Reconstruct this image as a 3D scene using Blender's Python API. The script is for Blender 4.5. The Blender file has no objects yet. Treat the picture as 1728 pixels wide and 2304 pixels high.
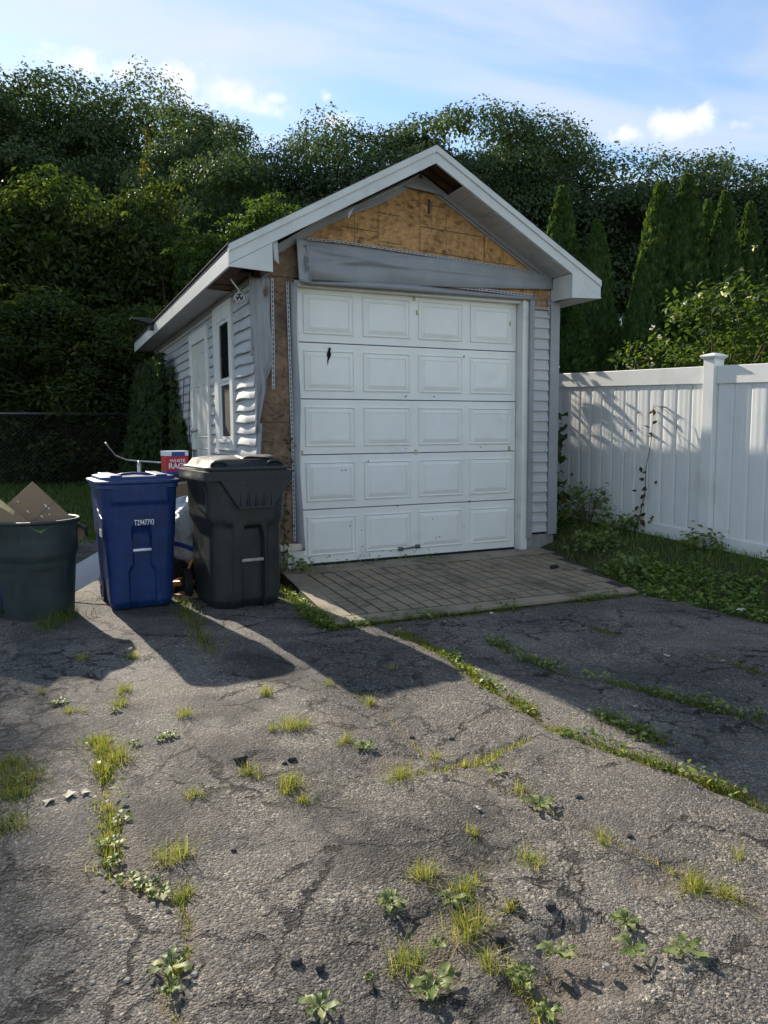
import bpy, math, random
import numpy as np
from mathutils import Vector, Matrix

# ------------------------------------------------------------------ camera, sky, sun, exposure
SC = bpy.context.scene
COL = SC.collection
CAM = np.array([-2.219, -6.762, 1.237])
YAW, PITCH, ROLL, FPX = 0.429, -0.1031, -0.00796, 1675.4
cy, sy = math.cos(YAW), math.sin(YAW)
FW = np.array([sy*math.cos(PITCH), cy*math.cos(PITCH), math.sin(PITCH)])
RT = np.array([cy, -sy, 0.0]); UP = np.cross(RT, FW)
RT, UP = math.cos(ROLL)*RT + math.sin(ROLL)*UP, -math.sin(ROLL)*RT + math.cos(ROLL)*UP
cd = bpy.data.cameras.new('camera'); co = bpy.data.objects.new('camera', cd); COL.objects.link(co)
cd.sensor_fit = 'VERTICAL'; cd.sensor_height = 36.0; cd.lens = FPX/2304*36
cd.clip_start = 0.05; cd.clip_end = 2000
co.matrix_world = Matrix([[RT[i], UP[i], -FW[i], CAM[i]] for i in range(3)] + [[0, 0, 0, 1]])
SC.camera = co

SUNV = Vector((-0.305, 1.93, 1.0)).normalized()          # towards the sun
SUN_EL = math.asin(SUNV.z); SUN_AZ = math.atan2(SUNV.x, SUNV.y)
W = bpy.data.worlds.new('World'); SC.world = W; W.use_nodes = True
nt = W.node_tree; N = nt.nodes; L = nt.links; N.clear()
wo = N.new('ShaderNodeOutputWorld'); bg = N.new('ShaderNodeBackground'); sky = N.new('ShaderNodeTexSky')
sky.sky_type = 'NISHITA'; sky.sun_disc = False; sky.sun_elevation = SUN_EL; sky.sun_rotation = SUN_AZ
sky.air_density = 1.0; sky.dust_density = 0.06; sky.ozone_density = 1.6
bg.inputs['Strength'].default_value = 0.118
def wmath(op, a, b=None, c=None):
    n = N.new('ShaderNodeMath'); n.operation = op
    for i, q in enumerate((a, b, c)):
        if q is None: continue
        if isinstance(q, (int, float)): n.inputs[i].default_value = q
        else: L.new(q, n.inputs[i])
    return n.outputs[0]
wtc = N.new('ShaderNodeTexCoord')
sep = N.new('ShaderNodeSeparateXYZ'); L.new(wtc.outputs['Generated'], sep.inputs[0])
# flat cloud-deck coordinates: direction divided by its height
hz = wmath('MAXIMUM', sep.outputs['Z'], 0.06)
cx = wmath('DIVIDE', sep.outputs['X'], hz); cyy = wmath('DIVIDE', sep.outputs['Y'], hz)
cmb = N.new('ShaderNodeCombineXYZ'); L.new(cx, cmb.inputs[0]); L.new(cyy, cmb.inputs[1])
mp = N.new('ShaderNodeMapping'); mp.inputs['Rotation'].default_value = (0, 0, 0.5); mp.inputs['Scale'].default_value = (0.55, 1.5, 1)
L.new(cmb.outputs[0], mp.inputs[0])
cir = N.new('ShaderNodeTexNoise'); cir.inputs['Scale'].default_value = 1.3; cir.inputs['Detail'].default_value = 6; cir.inputs['Roughness'].default_value = 0.5; cir.inputs['Distortion'].default_value = 0.4
L.new(mp.outputs[0], cir.inputs['Vector'])
cirf = N.new('ShaderNodeMapRange'); cirf.interpolation_type = 'SMOOTHSTEP'; cirf.inputs[1].default_value = 0.36; cirf.inputs[2].default_value = 0.72; cirf.inputs[4].default_value = 0.72
L.new(cir.outputs['Fac'], cirf.inputs[0])
# small cumulus: puffs in the directions where they stand, their edges torn by noise
pn = N.new('ShaderNodeTexNoise'); pn.inputs['Scale'].default_value = 26; pn.inputs['Detail'].default_value = 6; pn.inputs['Roughness'].default_value = 0.62
L.new(wtc.outputs['Generated'], pn.inputs['Vector'])
pn2 = N.new('ShaderNodeTexNoise'); pn2.inputs['Scale'].default_value = 7; pn2.inputs['Detail'].default_value = 3
L.new(wtc.outputs['Generated'], pn2.inputs['Vector'])
puff = None
for (dx, dy, dz, rr, vs) in [(0.05, 0.912, 0.404, .05, 2.6), (0.11, 0.912, 0.402, .06, 2.6), (0.165, 0.904, 0.400, .065, 2.5), (0.215, 0.898, 0.390, .055, 2.4), (0.25, 0.893, 0.380, .045, 2.4), (0.268, 0.882, 0.391, .02, 2.), (0.323, 0.860, 0.394, .017, 1.6),
                             (0.335, 0.867, 0.373, .035, 2.2), (0.671, 0.655, 0.348, .042, 2.4), (0.629, 0.699, 0.341, .026, 2.0), (0.715, 0.61, 0.335, .02, 2.)]:
    sb = N.new('ShaderNodeVectorMath'); sb.operation = 'SUBTRACT'; L.new(wtc.outputs['Generated'], sb.inputs[0]); sb.inputs[1].default_value = (dx, dy, dz)
    ml = N.new('ShaderNodeVectorMath'); ml.operation = 'MULTIPLY'; L.new(sb.outputs[0], ml.inputs[0]); ml.inputs[1].default_value = (1, 1, vs)
    ln = N.new('ShaderNodeVectorMath'); ln.operation = 'LENGTH'; L.new(ml.outputs[0], ln.inputs[0])
    d = wmath('SUBTRACT', 1.0, wmath('DIVIDE', ln.outputs['Value'], rr))
    puff = d if puff is None else wmath('MAXIMUM', puff, d)
pe = wmath('ADD', puff, wmath('MULTIPLY', wmath('SUBTRACT', pn.outputs['Fac'], 0.54), 2.6))
pe = wmath('ADD', pe, wmath('MULTIPLY', wmath('SUBTRACT', pn2.outputs['Fac'], 0.5), 0.8))
pf = N.new('ShaderNodeMapRange'); pf.interpolation_type = 'SMOOTHSTEP'; pf.inputs[1].default_value = -0.1; pf.inputs[2].default_value = 0.95; pf.inputs[4].default_value = 0.85
L.new(pe, pf.inputs[0])
pgate = N.new('ShaderNodeMapRange'); pgate.inputs[1].default_value = -0.55; pgate.inputs[2].default_value = 0.1; L.new(puff, pgate.inputs[0])
pfac = wmath('MULTIPLY', pf.outputs[0], pgate.outputs[0])
mx1 = N.new('ShaderNodeMix'); mx1.data_type = 'RGBA'; L.new(cirf.outputs[0], mx1.inputs['Factor']); L.new(sky.outputs[0], mx1.inputs[6]); mx1.inputs[7].default_value = (4.1, 4.2, 4.4, 1)
mx2 = N.new('ShaderNodeMix'); mx2.data_type = 'RGBA'; L.new(pfac, mx2.inputs['Factor']); L.new(mx1.outputs[2], mx2.inputs[6]); mx2.inputs[7].default_value = (5.4, 5.4, 5.5, 1)
L.new(mx2.outputs[2], bg.inputs['Color']); L.new(bg.outputs[0], wo.inputs['Surface'])

sd = bpy.data.lights.new('sun', 'SUN'); sd.energy = 5.0; sd.angle = math.radians(0.6); sd.color = (1.0, 0.90, 0.75)
so = bpy.data.objects.new('sun', sd); COL.objects.link(so); so.location = (0, 0, 30)
so.rotation_euler = SUNV.to_track_quat('Z', 'Y').to_euler()
SC.view_settings.view_transform = 'Standard'; SC.view_settings.look = 'None'
SC.view_settings.exposure = 0.88; SC.view_settings.gamma = 1.0
try: SC.view_settings.use_curve_mapping = False
except Exception: pass
SC.render.engine = 'CYCLES'
SC.cycles.use_adaptive_sampling = True; SC.cycles.adaptive_threshold = 0.025; SC.cycles.max_bounces = 4; SC.cycles.diffuse_bounces = 2; SC.cycles.glossy_bounces = 2; SC.cycles.transmission_bounces = 3; SC.cycles.transparent_max_bounces = 4; SC.cycles.caustics_reflective = False; SC.cycles.caustics_refractive = False

# ------------------------------------------------------------------ helpers
rng = np.random.default_rng(7); random.seed(7)
def ray(px, py): return FW + RT*(px-864)/FPX - UP*(py-1152)/FPX
def gp(px, py, z=-0.12):                      # the spot on level ground z where something was seen in the survey picture (1659 x 2212)
    d = ray(px/0.96, py/0.96); t = (z-CAM[2])/d[2]; p = CAM+t*d; return float(p[0]), float(p[1])
def polar(az, dist): a = math.radians(az); return CAM[0]+dist*math.sin(a), CAM[1]+dist*math.cos(a)
def sst(a, b, x): t = np.clip((x-a)/(b-a), 0, 1); return t*t*(3-2*t)
def hsh(i, j, s): 
    n = np.sin(i*127.1+j*311.7+s*74.7)*43758.5453; return n-np.floor(n)
def vn(x, y, s=0):
    x = np.asarray(x, float); y = np.asarray(y, float); i = np.floor(x); j = np.floor(y); fx = x-i; fy = y-j
    fx = fx*fx*(3-2*fx); fy = fy*fy*(3-2*fy)
    return (hsh(i, j, s)*(1-fx)+hsh(i+1, j, s)*fx)*(1-fy)+(hsh(i, j+1, s)*(1-fx)+hsh(i+1, j+1, s)*fx)*fy
def fbm(x, y, s=0, o=4):
    r = 0; a = .5
    for k in range(o): r = r+a*vn(x*2**k, y*2**k, s+k*13); a *= .5
    return r

def tag(o, label=None, cat=None, group=None, kind=None):
    if label: o['label'] = label
    if cat: o['category'] = cat
    if group: o['group'] = group
    if kind: o['kind'] = kind
    return o
def thing(name, label, cat, loc=(0, 0, 0), rz=0, group=None):
    o = bpy.data.objects.new(name, None); COL.objects.link(o); o.location = loc; o.rotation_euler = (0, 0, rz)
    o.empty_display_size = .1
    return tag(o, label, cat, group)
def copy_tree(o, parent=None):
    c = o.copy(); COL.objects.link(c); c.parent = parent
    for ch in o.children: copy_tree(ch, c)
    return c
def fast(name, V, F, m, parent=None, attr=None, smooth=False):
    V = np.asarray(V, np.float32); F = np.asarray(F, np.int32); k = F.shape[1]
    me = bpy.data.meshes.new(name); me.vertices.add(len(V)); me.vertices.foreach_set('co', V.ravel())
    me.loops.add(F.size); me.loops.foreach_set('vertex_index', F.ravel())
    me.polygons.add(len(F)); me.polygons.foreach_set('loop_start', np.arange(0, F.size, k, dtype=np.int32))
    if attr is not None:
        a = me.attributes.new('v', 'FLOAT', 'FACE'); a.data.foreach_set('value', np.asarray(attr, np.float32))
    me.update(calc_edges=True); me.materials.append(m)
    if smooth: me.shade_smooth()
    o = bpy.data.objects.new(name, me); COL.objects.link(o); o.parent = parent
    return o
class MB:
    def __init__(s): s.v = []; s.f = []; s.m = []
    def add(s, V, F, mi=0):
        n = len(s.v); s.v += [tuple(map(float, q)) for q in V]; s.f += [tuple(n+i for i in q) for q in F]; s.m += [mi]*len(F); return s
    def box(s, x0, x1, y0, y1, z0, z1, mi=0):
        return s.add([(x0,y0,z0),(x1,y0,z0),(x1,y1,z0),(x0,y1,z0),(x0,y0,z1),(x1,y0,z1),(x1,y1,z1),(x0,y1,z1)],
                     [(0,3,2,1),(4,5,6,7),(0,1,5,4),(1,2,6,5),(2,3,7,6),(3,0,4,7)], mi)
    def hexa(s, b, t, mi=0):       # 4 bottom + 4 top points, same order
        return s.add(list(b)+list(t), [(0,3,2,1),(4,5,6,7),(0,1,5,4),(1,2,6,5),(2,3,7,6),(3,0,4,7)], mi)
    def prism(s, poly, fn, a, b, mi=0):   # poly of 2-D points, fn(p, t) -> 3-D
        n = len(poly); V = [fn(p, a) for p in poly]+[fn(p, b) for p in poly]
        return s.add(V, [tuple(range(n))[::-1], tuple(range(n, 2*n))]+[(i, (i+1) % n, n+(i+1) % n, n+i) for i in range(n)], mi)
    def loft(s, rings, cap0=True, cap1=True, closed=True, mi=0):
        n = len(rings[0]); V = [p for r in rings for p in r]; F = []
        for k in range(len(rings)-1):
            for i in range(n if closed else n-1):
                j = (i+1) % n; F.append((k*n+i, k*n+j, (k+1)*n+j, (k+1)*n+i))
        if closed and cap0: F.append(tuple(range(n))[::-1])
        if closed and cap1: F.append(tuple(range((len(rings)-1)*n, len(rings)*n)))
        return s.add(V, F, mi)
    def tube(s, pts, rad, n=8, cap=True, mi=0):
        pts = [Vector(p) for p in pts]; rings = []
        if isinstance(rad, (int, float)): rad = [rad]*len(pts)
        for i, p in enumerate(pts):
            t = (pts[min(i+1, len(pts)-1)]-pts[max(i-1, 0)]).normalized()
            a = t.orthogonal() if i == 0 else (a-t*a.dot(t))
            if a.length < 1e-5: a = t.orthogonal()
            a.normalize(); b = t.cross(a)
            rings.append([p+(a*math.cos(q)+b*math.sin(q))*rad[i] for q in [2*math.pi*k/n for k in range(n)]])
        return s.loft(rings, cap, cap, mi=mi)
    def cyl(s, p, q, r, n=16, mi=0): return s.tube([p, q], r, n, mi=mi)
    def build(s, name, mats, parent=None, smooth=False, bevel=0, solid=0, seg=2):
        me = bpy.data.meshes.new(name); me.from_pydata(s.v, [], s.f); me.update()
        for m in (mats if isinstance(mats, (list, tuple)) else [mats]): me.materials.append(m)
        if any(s.m): me.polygons.foreach_set('material_index', s.m)
        o = bpy.data.objects.new(name, me); COL.objects.link(o); o.parent = parent
        if smooth: me.shade_smooth()
        if smooth == 'auto':
            try: me.set_sharp_from_angle(angle=math.radians(38))
            except Exception: pass
        if solid:
            md = o.modifiers.new('s', 'SOLIDIFY'); md.thickness = solid; md.offset = 0
        if bevel:
            md = o.modifiers.new('b', 'BEVEL'); md.width = bevel; md.segments = seg; md.limit_method = 'ANGLE'; md.angle_limit = math.radians(40)
        return o
def sheet(name, fn, nu, nv, m, parent, thick=0.0015, smooth=True, keep=None):   # curved thin sheet fn(u, v) -> 3-D
    mb = MB(); V = [fn(i/nu, j/nv) for i in range(nu+1) for j in range(nv+1)]
    F = [(i*(nv+1)+j, (i+1)*(nv+1)+j, (i+1)*(nv+1)+j+1, i*(nv+1)+j+1) for i in range(nu) for j in range(nv) if keep is None or keep((i+.5)/nu, (j+.5)/nv)]
    mb.add(V, F); return mb.build(name, m, parent, smooth=smooth, solid=thick)
def rrect(w, d, r, z, n=6, cx=0, cy_=0, seg=1):   # rounded rectangle ring
    P = []
    for qx, qy, a0 in ((1, -1, -90), (1, 1, 0), (-1, 1, 90), (-1, -1, 180)):
        for k in range(n+1):
            a = math.radians(a0+90*k/n); P.append((cx+qx*(w/2-r)+r*math.cos(a), cy_+qy*(d/2-r)+r*math.sin(a), z))
    return P
def text_mesh(name, body, size, m, parent, loc, rot, sx=1.0, bold=0.0):
    c = bpy.data.curves.new(name, 'FONT'); c.body = body; c.size = size; c.align_x = 'CENTER'; c.align_y = 'CENTER'; c.extrude = 0.0008; c.offset = bold; c.resolution_u = 3
    o = bpy.data.objects.new(name, c); COL.objects.link(o); bpy.context.view_layer.update()
    me = bpy.data.meshes.new_from_object(o.evaluated_get(bpy.context.evaluated_depsgraph_get())); bpy.data.objects.remove(o); bpy.data.curves.remove(c)
    me.materials.clear(); me.materials.append(m)
    o = bpy.data.objects.new(name, me); COL.objects.link(o); o.parent = parent; o.location = loc; o.rotation_euler = rot; o.scale = (sx, 1, 1)
    return o

# ------------------------------------------------------------------ materials
class NT:
    def __init__(s, name):
        s.mat = bpy.data.materials.new(name); s.mat.use_nodes = True; s.t = s.mat.node_tree; s.n = s.t.nodes; s.l = s.t.links; s.n.clear()
        s.out = s.n.new('ShaderNodeOutputMaterial'); s.b = s.n.new('ShaderNodeBsdfPrincipled'); s.l.new(s.b.outputs[0], s.out.inputs[0])
        s.tc = s.n.new('ShaderNodeTexCoord'); s.P = s.tc.outputs['Object']
    def set(s, i, v):
        if hasattr(v, 'is_linked') or hasattr(v, 'links'): s.l.new(v, i)
        elif isinstance(v, (tuple, list)) and len(v) == 3 and i.type == 'RGBA': i.default_value = (*v, 1)
        else: i.default_value = v
    def map(s, scale=(1, 1, 1), rot=(0, 0, 0), vec=None, loc=(0, 0, 0)):
        m = s.n.new('ShaderNodeMapping'); m.inputs['Scale'].default_value = scale; m.inputs['Rotation'].default_value = rot; m.inputs['Location'].default_value = loc
        s.l.new(vec or s.P, m.inputs[0]); return m.outputs[0]
    def noise(s, scale, detail=3, rough=.5, vec=None, dist=0, col=False):
        n = s.n.new('ShaderNodeTexNoise'); n.inputs['Scale'].default_value = scale; n.inputs['Detail'].default_value = detail; n.inputs['Roughness'].default_value = rough; n.inputs['Distortion'].default_value = dist
        s.l.new(vec or s.P, n.inputs['Vector']); return n.outputs['Color' if col else 'Fac']
    def vor(s, scale, feat='F1', out='Distance', vec=None, rnd=1):
        q = vec or s.P; key = (scale, feat, q.node.name, q.name)
        if not hasattr(s, 'vc'): s.vc = {}
        if key not in s.vc:
            n = s.n.new('ShaderNodeTexVoronoi'); n.feature = feat; n.inputs['Scale'].default_value = scale; n.inputs['Randomness'].default_value = rnd
            s.l.new(q, n.inputs['Vector']); s.vc[key] = n
        return s.vc[key].outputs[out]
    def rng(s, x, a, b, c=0, d=1, smooth=True):
        n = s.n.new('ShaderNodeMapRange'); n.interpolation_type = 'SMOOTHSTEP' if smooth else 'LINEAR'
        for k, q in zip((1, 2, 3, 4), (a, b, c, d)): n.inputs[k].default_value = q
        s.l.new(x, n.inputs[0]); return n.outputs[0]
    def mth(s, op, a, b=0):
        n = s.n.new('ShaderNodeMath'); n.operation = op; s.set(n.inputs[0], a); s.set(n.inputs[1], b); return n.outputs[0]
    def mix(s, f, a, b, mode='MIX'):
        n = s.n.new('ShaderNodeMix'); n.data_type = 'RGBA'; n.blend_type = mode; s.set(n.inputs['Factor'], f); s.set(n.inputs[6], a); s.set(n.inputs[7], b); return n.outputs[2]
    def ramp(s, x, stops):
        n = s.n.new('ShaderNodeValToRGB'); e = n.color_ramp.elements
        while len(e) < len(stops): e.new(.5)
        for q, (p, c) in zip(e, stops): q.position = p; q.color = (*c, 1)
        s.l.new(x, n.inputs[0]); return n.outputs[0]
    def attr(s, name='v'):
        n = s.n.new('ShaderNodeAttribute'); n.attribute_name = name; return n.outputs['Fac']
    def bump(s, h, strength=.3, dist=.01, prev=None):
        n = s.n.new('ShaderNodeBump'); n.inputs['Strength'].default_value = strength; n.inputs['Distance'].default_value = dist; s.l.new(h, n.inputs['Height'])
        if prev is not None: s.l.new(prev, n.inputs['Normal'])
        return n.outputs[0]
    def done(s, col, rough=.6, spec=.4, nrm=None, metal=0):
        s.set(s.b.inputs['Base Color'], col); s.set(s.b.inputs['Roughness'], rough); s.b.inputs['Specular IOR Level'].default_value = spec; s.b.inputs['Metallic'].default_value = metal
        if nrm is not None: s.l.new(nrm, s.b.inputs['Normal'])
        return s.mat
def plain(name, c, rough=.6, spec=.4, var=.12, scale=6, bump=.0, bscale=60, metal=0, dirt=None, dscale=2.2, dth=(.5, .75), damt=.7):
    s = NT(name); n = s.noise(scale, 4, .6)
    col = s.mix(s.rng(n, .3, .7), tuple(q*(1-var) for q in c), tuple(min(1, q*(1+var)) for q in c))
    if dirt: col = s.mix(s.rng(s.noise(dscale, 6, .65, dist=.4), dth[0], dth[1], 0, damt), col, dirt)
    nr = s.bump(s.noise(bscale, 3, .6), bump, .004) if bump else None
    return s.done(col, rough, spec, nr, metal)

def leafmat(name, ramp, trans=.4, rough=.62, spec=.12):
    s = NT(name); col = s.ramp(s.attr(), ramp)
    s.done(col, rough, spec)
    tr = s.n.new('ShaderNodeBsdfTranslucent'); tc = s.mix(1.0, col, (1.5, 1.55, .55), 'MULTIPLY'); s.l.new(tc, tr.inputs[0])
    mx = s.n.new('ShaderNodeMixShader'); mx.inputs[0].default_value = trans; s.l.new(s.b.outputs[0], mx.inputs[1]); s.l.new(tr.outputs[0], mx.inputs[2]); s.l.new(mx.outputs[0], s.out.inputs[0])
    return s.mat

M = {}
M['white_door'] = plain('white_door', (.84, .83, .785), .42, .4, .03, 3, .05, 220, dirt=(.50, .50, .46), dscale=2.6, dth=(.56, .85), damt=.45)
M['white_trim'] = plain('white_trim', (.74, .73, .69), .5, .4, .04, 4, .08, 150, dirt=(.42, .42, .39), dscale=3.5, dth=(.52, .8), damt=.5)
M['white_vinyl'] = plain('white_vinyl', (.80, .80, .78), .38, .45, .02, 3, .0, 100, dirt=(.50, .51, .44), dscale=2.6, dth=(.50, .80), damt=.45)
M['grey_vinyl'] = plain('grey_vinyl', (.46, .455, .46), .55, .35, .05, 4, .06, 160, dirt=(.30, .30, .29), dscale=2.4, dth=(.52, .8), damt=.45)
M['side_vinyl'] = plain('side_vinyl', (.49, .49, .495), .55, .35, .05, 4, .06, 160, dirt=(.36, .35, .33), dscale=2.4, dth=(.52, .8), damt=.45)
M['grey_trim'] = plain('grey_trim', (.285, .29, .305), .5, .4, .07, 5, .08, 120, dirt=(.24, .25, .27), dscale=3.0, dth=(.5, .8), damt=.5)
M['grey_back'] = plain('grey_back', (.40, .405, .42), .6, .3, .05, 9, .1, 150)
M['fascia'] = plain('fascia', (.62, .63, .61), .45, .45, .05, 5, .05, 150, dirt=(.40, .40, .37), dscale=3.0, dth=(.5, .8), damt=.5)
M['soffit'] = plain('soffit', (.50, .50, .49), .6, .3, .05, 5, dirt=(.25, .25, .24), dscale=3)
M['dark'] = plain('dark', (.012, .012, .014), .8, .2)
M['slot'] = plain('slot', (.03, .03, .033), .8, .2)
M['rubber'] = plain('rubber', (.018, .018, .019), .75, .3, .3, 20, .3, 120)
M['foundation'] = plain('foundation', (.25, .24, .22), .9, .2, .2, 9, .5, 60)
M['brown_wood'] = plain('brown_wood', (.16, .095, .06), .8, .2, .25, 7, .3, 50, dirt=(.05, .035, .03), dscale=5, damt=.8)
M['sill_wood'] = plain('sill_wood', (.62, .55, .44), .7, .3, .1, 12, .2, 70)
M['black_metal'] = plain('black_metal', (.02, .021, .023), .5, .5)
M['silver'] = plain('silver', (.42, .42, .42), .35, .5, .1, 8, metal=1)
M['galv'] = plain('galv', (.16, .165, .165), .5, .5, .1, 8, metal=.7)
M['handle_metal'] = plain('handle_metal', (.15, .15, .15), .5, .5, .2, 20, metal=.6)
M['tan_plastic'] = plain('tan_plastic', (.50, .43, .29), .5, .4)
M['burn'] = plain('burn', (.015, .014, .016), .9, .1)
M['chalk'] = plain('chalk', (.07, .065, .055), .9, .1)
M['white_paint'] = plain('white_paint', (.80, .81, .82), .5, .4)
M['cam_white'] = plain('cam_white', (.75, .75, .73), .4, .5)
M['shingle'] = plain('shingle', (.05, .048, .047), .9, .2, .3, 30, .6, 90)
M['bark'] = plain('bark', (.055, .045, .036), .9, .2, .3, 6, .6, 20)
M['stem'] = plain('stem', (.10, .075, .045), .8, .2, .25, 10)
M['house_white'] = plain('house_white', (.72, .72, .70), .6, .3)
M['stone'] = plain('stone', (.26, .24, .21), .85, .3, .3, 40, .4, 90)
M['black_stone'] = plain('black_stone', (.03, .03, .03), .8, .3, .3, 40, .5, 90)
M['paper'] = plain('paper', (.46, .42, .33), .8, .2, .15, 20)
M['orange'] = plain('orange', (.75, .27, .03), .45, .5)
M['red_print'] = plain('red_print', (.55, .025, .03), .45, .4, .06)
M['blue_print'] = plain('blue_print', (.02, .07, .33), .45, .4, .06)
M['white_print'] = plain('white_print', (.78, .80, .83), .45, .4, .04)
M['black_print'] = plain('black_print', (.018, .02, .024), .5, .4)

def cardboard():
    s = NT('cardboard'); col = s.mix(s.noise(5, 4, .6), (.25, .17, .11), (.33, .235, .155))
    w = s.noise(26, 2, .4, s.map((1, 8, 1))); col = s.mix(s.rng(w, .62, .7, 0, .15), col, (.15, .1, .06))
    return s.done(col, .8, .2, s.bump(s.noise(90), .15, .003))
M['cardboard'] = cardboard()

def osb(name, base, dark, wthr):
    s = NT(name); cur = None; hgt = None
    wob = s.noise(3, 2, .5, col=True)
    mixv = s.n.new('ShaderNodeVectorMath'); mixv.operation = 'MULTIPLY_ADD'; s.l.new(wob, mixv.inputs[0]); mixv.inputs[1].default_value = (.05, .05, .05); s.l.new(s.P, mixv.inputs[2])
    for k, (ang, sc, sx) in enumerate([(.45, 30, .16), (-.7, 27, .18), (1.35, 34, .18), (-.1, 38, .15)]):
        v = s.map((sx, 1, 1), (0, 0, 0), s.map((1, 1, 1), (0, ang, 0), mixv.outputs[0]), loc=(k*3.1, 0, k*1.7))
        v = s.map((1, .01, 1), vec=v)
        c = s.vor(sc, out='Color', vec=v); d = s.vor(sc, out='Distance', vec=v)
        sp = s.n.new('ShaderNodeSeparateColor'); s.l.new(c, sp.inputs[0])
        a = sp.outputs[0]
        cur = a if cur is None else s.mth('ADD', cur, a); 
        hgt = d if hgt is None else s.mth('ADD', hgt, d)
    f = s.mth('MULTIPLY', cur, .25)
    col = s.ramp(f, [(.12, dark), (.38, base), (.62, tuple(q*1.28 for q in base)), (.88, tuple(min(1, q*1.7) for q in base))])
    st = s.rng(s.noise(1.5, 6, .62, dist=.6), .46, .74, 0, wthr)
    col = s.mix(st, col, tuple(q*.55 for q in dark))
    st2 = s.rng(s.noise(9, 5, .7, s.map((1, 1, .35)), dist=1.0), .60, .76, 0, wthr*.7)
    col = s.mix(st2, col, tuple(q*.35 for q in dark))
    return s.done(col, .75, .25, s.bump(hgt, .35, .003))
M['osb'] = osb('osb', (.40, .22, .09), (.15, .065, .025), .30)
M['osb_weathered'] = osb('osb_weathered', (.165, .105, .068), (.055, .036, .028), .8)
M['osb_grey'] = osb('osb_grey', (.30, .19, .115), (.12, .078, .055), .9)

def asphalt():
    s = NT('asphalt'); P0 = s.P
    dv = s.n.new('ShaderNodeVectorMath'); dv.operation = 'MULTIPLY_ADD'; s.l.new(s.noise(45, 3, .6, col=True), dv.inputs[0]); dv.inputs[1].default_value = (.014, .014, .014); s.l.new(P0, dv.inputs[2]); P = dv.outputs[0]
    v1 = s.vor(105, vec=P); c1 = s.vor(105, out='Color', vec=P)
    v2 = s.vor(200, vec=P); c2 = s.vor(200, out='Color', vec=P)
    sp = s.n.new('ShaderNodeSeparateColor'); s.l.new(c1, sp.inputs[0]); sp2 = s.n.new('ShaderNodeSeparateColor'); s.l.new(c2, sp2.inputs[0])
    big = s.noise(.8, 6, .65, dist=.5); mid = s.noise(4, 6, .68, dist=.4); fin = s.noise(160, 3, .7)
    base = s.mix(s.rng(big, .38, .62), (.084, .079, .073), (.205, .186, .160))
    base = s.mix(s.rng(mid, .46, .78, 0, .6), base, (.25, .222, .18))
    base = s.mix(s.rng(mid, .42, .22, 0, .6), base, (.062, .061, .060))
    show = s.rng(s.noise(1.6, 4, .6, s.map(loc=(9, 3, 0))), .34, .60, .45, 1)       # where the binder has worn off the stones
    agg = s.ramp(sp.outputs[0], [(0, (.55, .55, .56)), (.5, (.95, .95, .96)), (.8, (1.35, 1.32, 1.27)), (1, (2.3, 2.2, 2.05))])
    col = s.mix(show, base, s.mix(1, base, agg, 'MULTIPLY'))
    fine = s.ramp(sp2.outputs[1], [(0, (.62, .62, .62)), (.65, (1.0, 1.0, 1.0)), (1, (2.0, 1.95, 1.85))])
    col = s.mix(.75, col, s.mix(1, col, fine, 'MULTIPLY'))
    col = s.mix(s.rng(fin, .62, .42, 0, .55), col, (.03, .03, .03))
    wv = s.n.new('ShaderNodeVectorMath'); wv.operation = 'MULTIPLY_ADD'; s.l.new(s.noise(3.5, 6, .72, col=True), wv.inputs[0]); wv.inputs[1].default_value = (.34, .34, 0); s.l.new(P0, wv.inputs[2])
    e1 = s.vor(2.1, 'DISTANCE_TO_EDGE', vec=wv.outputs[0]); e2 = s.vor(6.5, 'DISTANCE_TO_EDGE', vec=wv.outputs[0])
    m2 = s.rng(s.noise(.8, 3, .5, s.map(loc=(4, 2, 0))), .47, .60)
    wdt = s.rng(s.noise(9, 3, .6), .35, .7, .2, 1.4)
    k1 = s.rng(s.mth('DIVIDE', e1, wdt), .010, .034, 1, 0); k2 = s.mth('MULTIPLY', s.rng(s.mth('DIVIDE', e2, wdt), .012, .055, 1, 0), m2)
    m1 = s.rng(s.noise(1.7, 3, .6, s.map(loc=(1, 7, 0))), .42, .57)
    crk = s.mth('MAXIMUM', s.mth('MULTIPLY', k1, m1), k2)
    col = s.mix(s.mth('MULTIPLY', crk, .93), col, (.009, .0085, .008))
    dn = s.attr('dirt'); dcol = s.mix(s.noise(30, 5, .7), (.075, .056, .04), (.21, .17, .13))
    col = s.mix(s.mth('MULTIPLY', dn, .8), col, dcol)
    tn = s.attr('tar'); col = s.mix(s.mth('MULTIPLY', tn, .85), col, (.020, .0195, .019))
    h = s.mth('SUBTRACT', s.mth('SUBTRACT', s.mth('MULTIPLY', s.mth('MULTIPLY', v1, -1.25), show), s.mth('MULTIPLY', v2, .5)), s.mth('MULTIPLY', crk, 2.4))
    h = s.mth('ADD', h, s.mth('MULTIPLY', fin, .5))
    b = s.bump(h, .72, .0075); b = s.bump(s.noise(20, 5, .65), .22, .010, b)
    return s.done(col, .85, .3, b)
M['asphalt'] = asphalt()

def soil(name, a, b):
    s = NT(name); col = s.mix(s.noise(4, 6, .65), a, b); col = s.mix(s.rng(s.noise(60, 3), .5, .7, 0, .6), col, (.10, .085, .05))
    return s.done(col, .95, .1, s.bump(s.noise(40, 5, .7), .8, .02))
M['soil'] = soil('soil', (.030, .034, .016), (.055, .060, .026))

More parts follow.
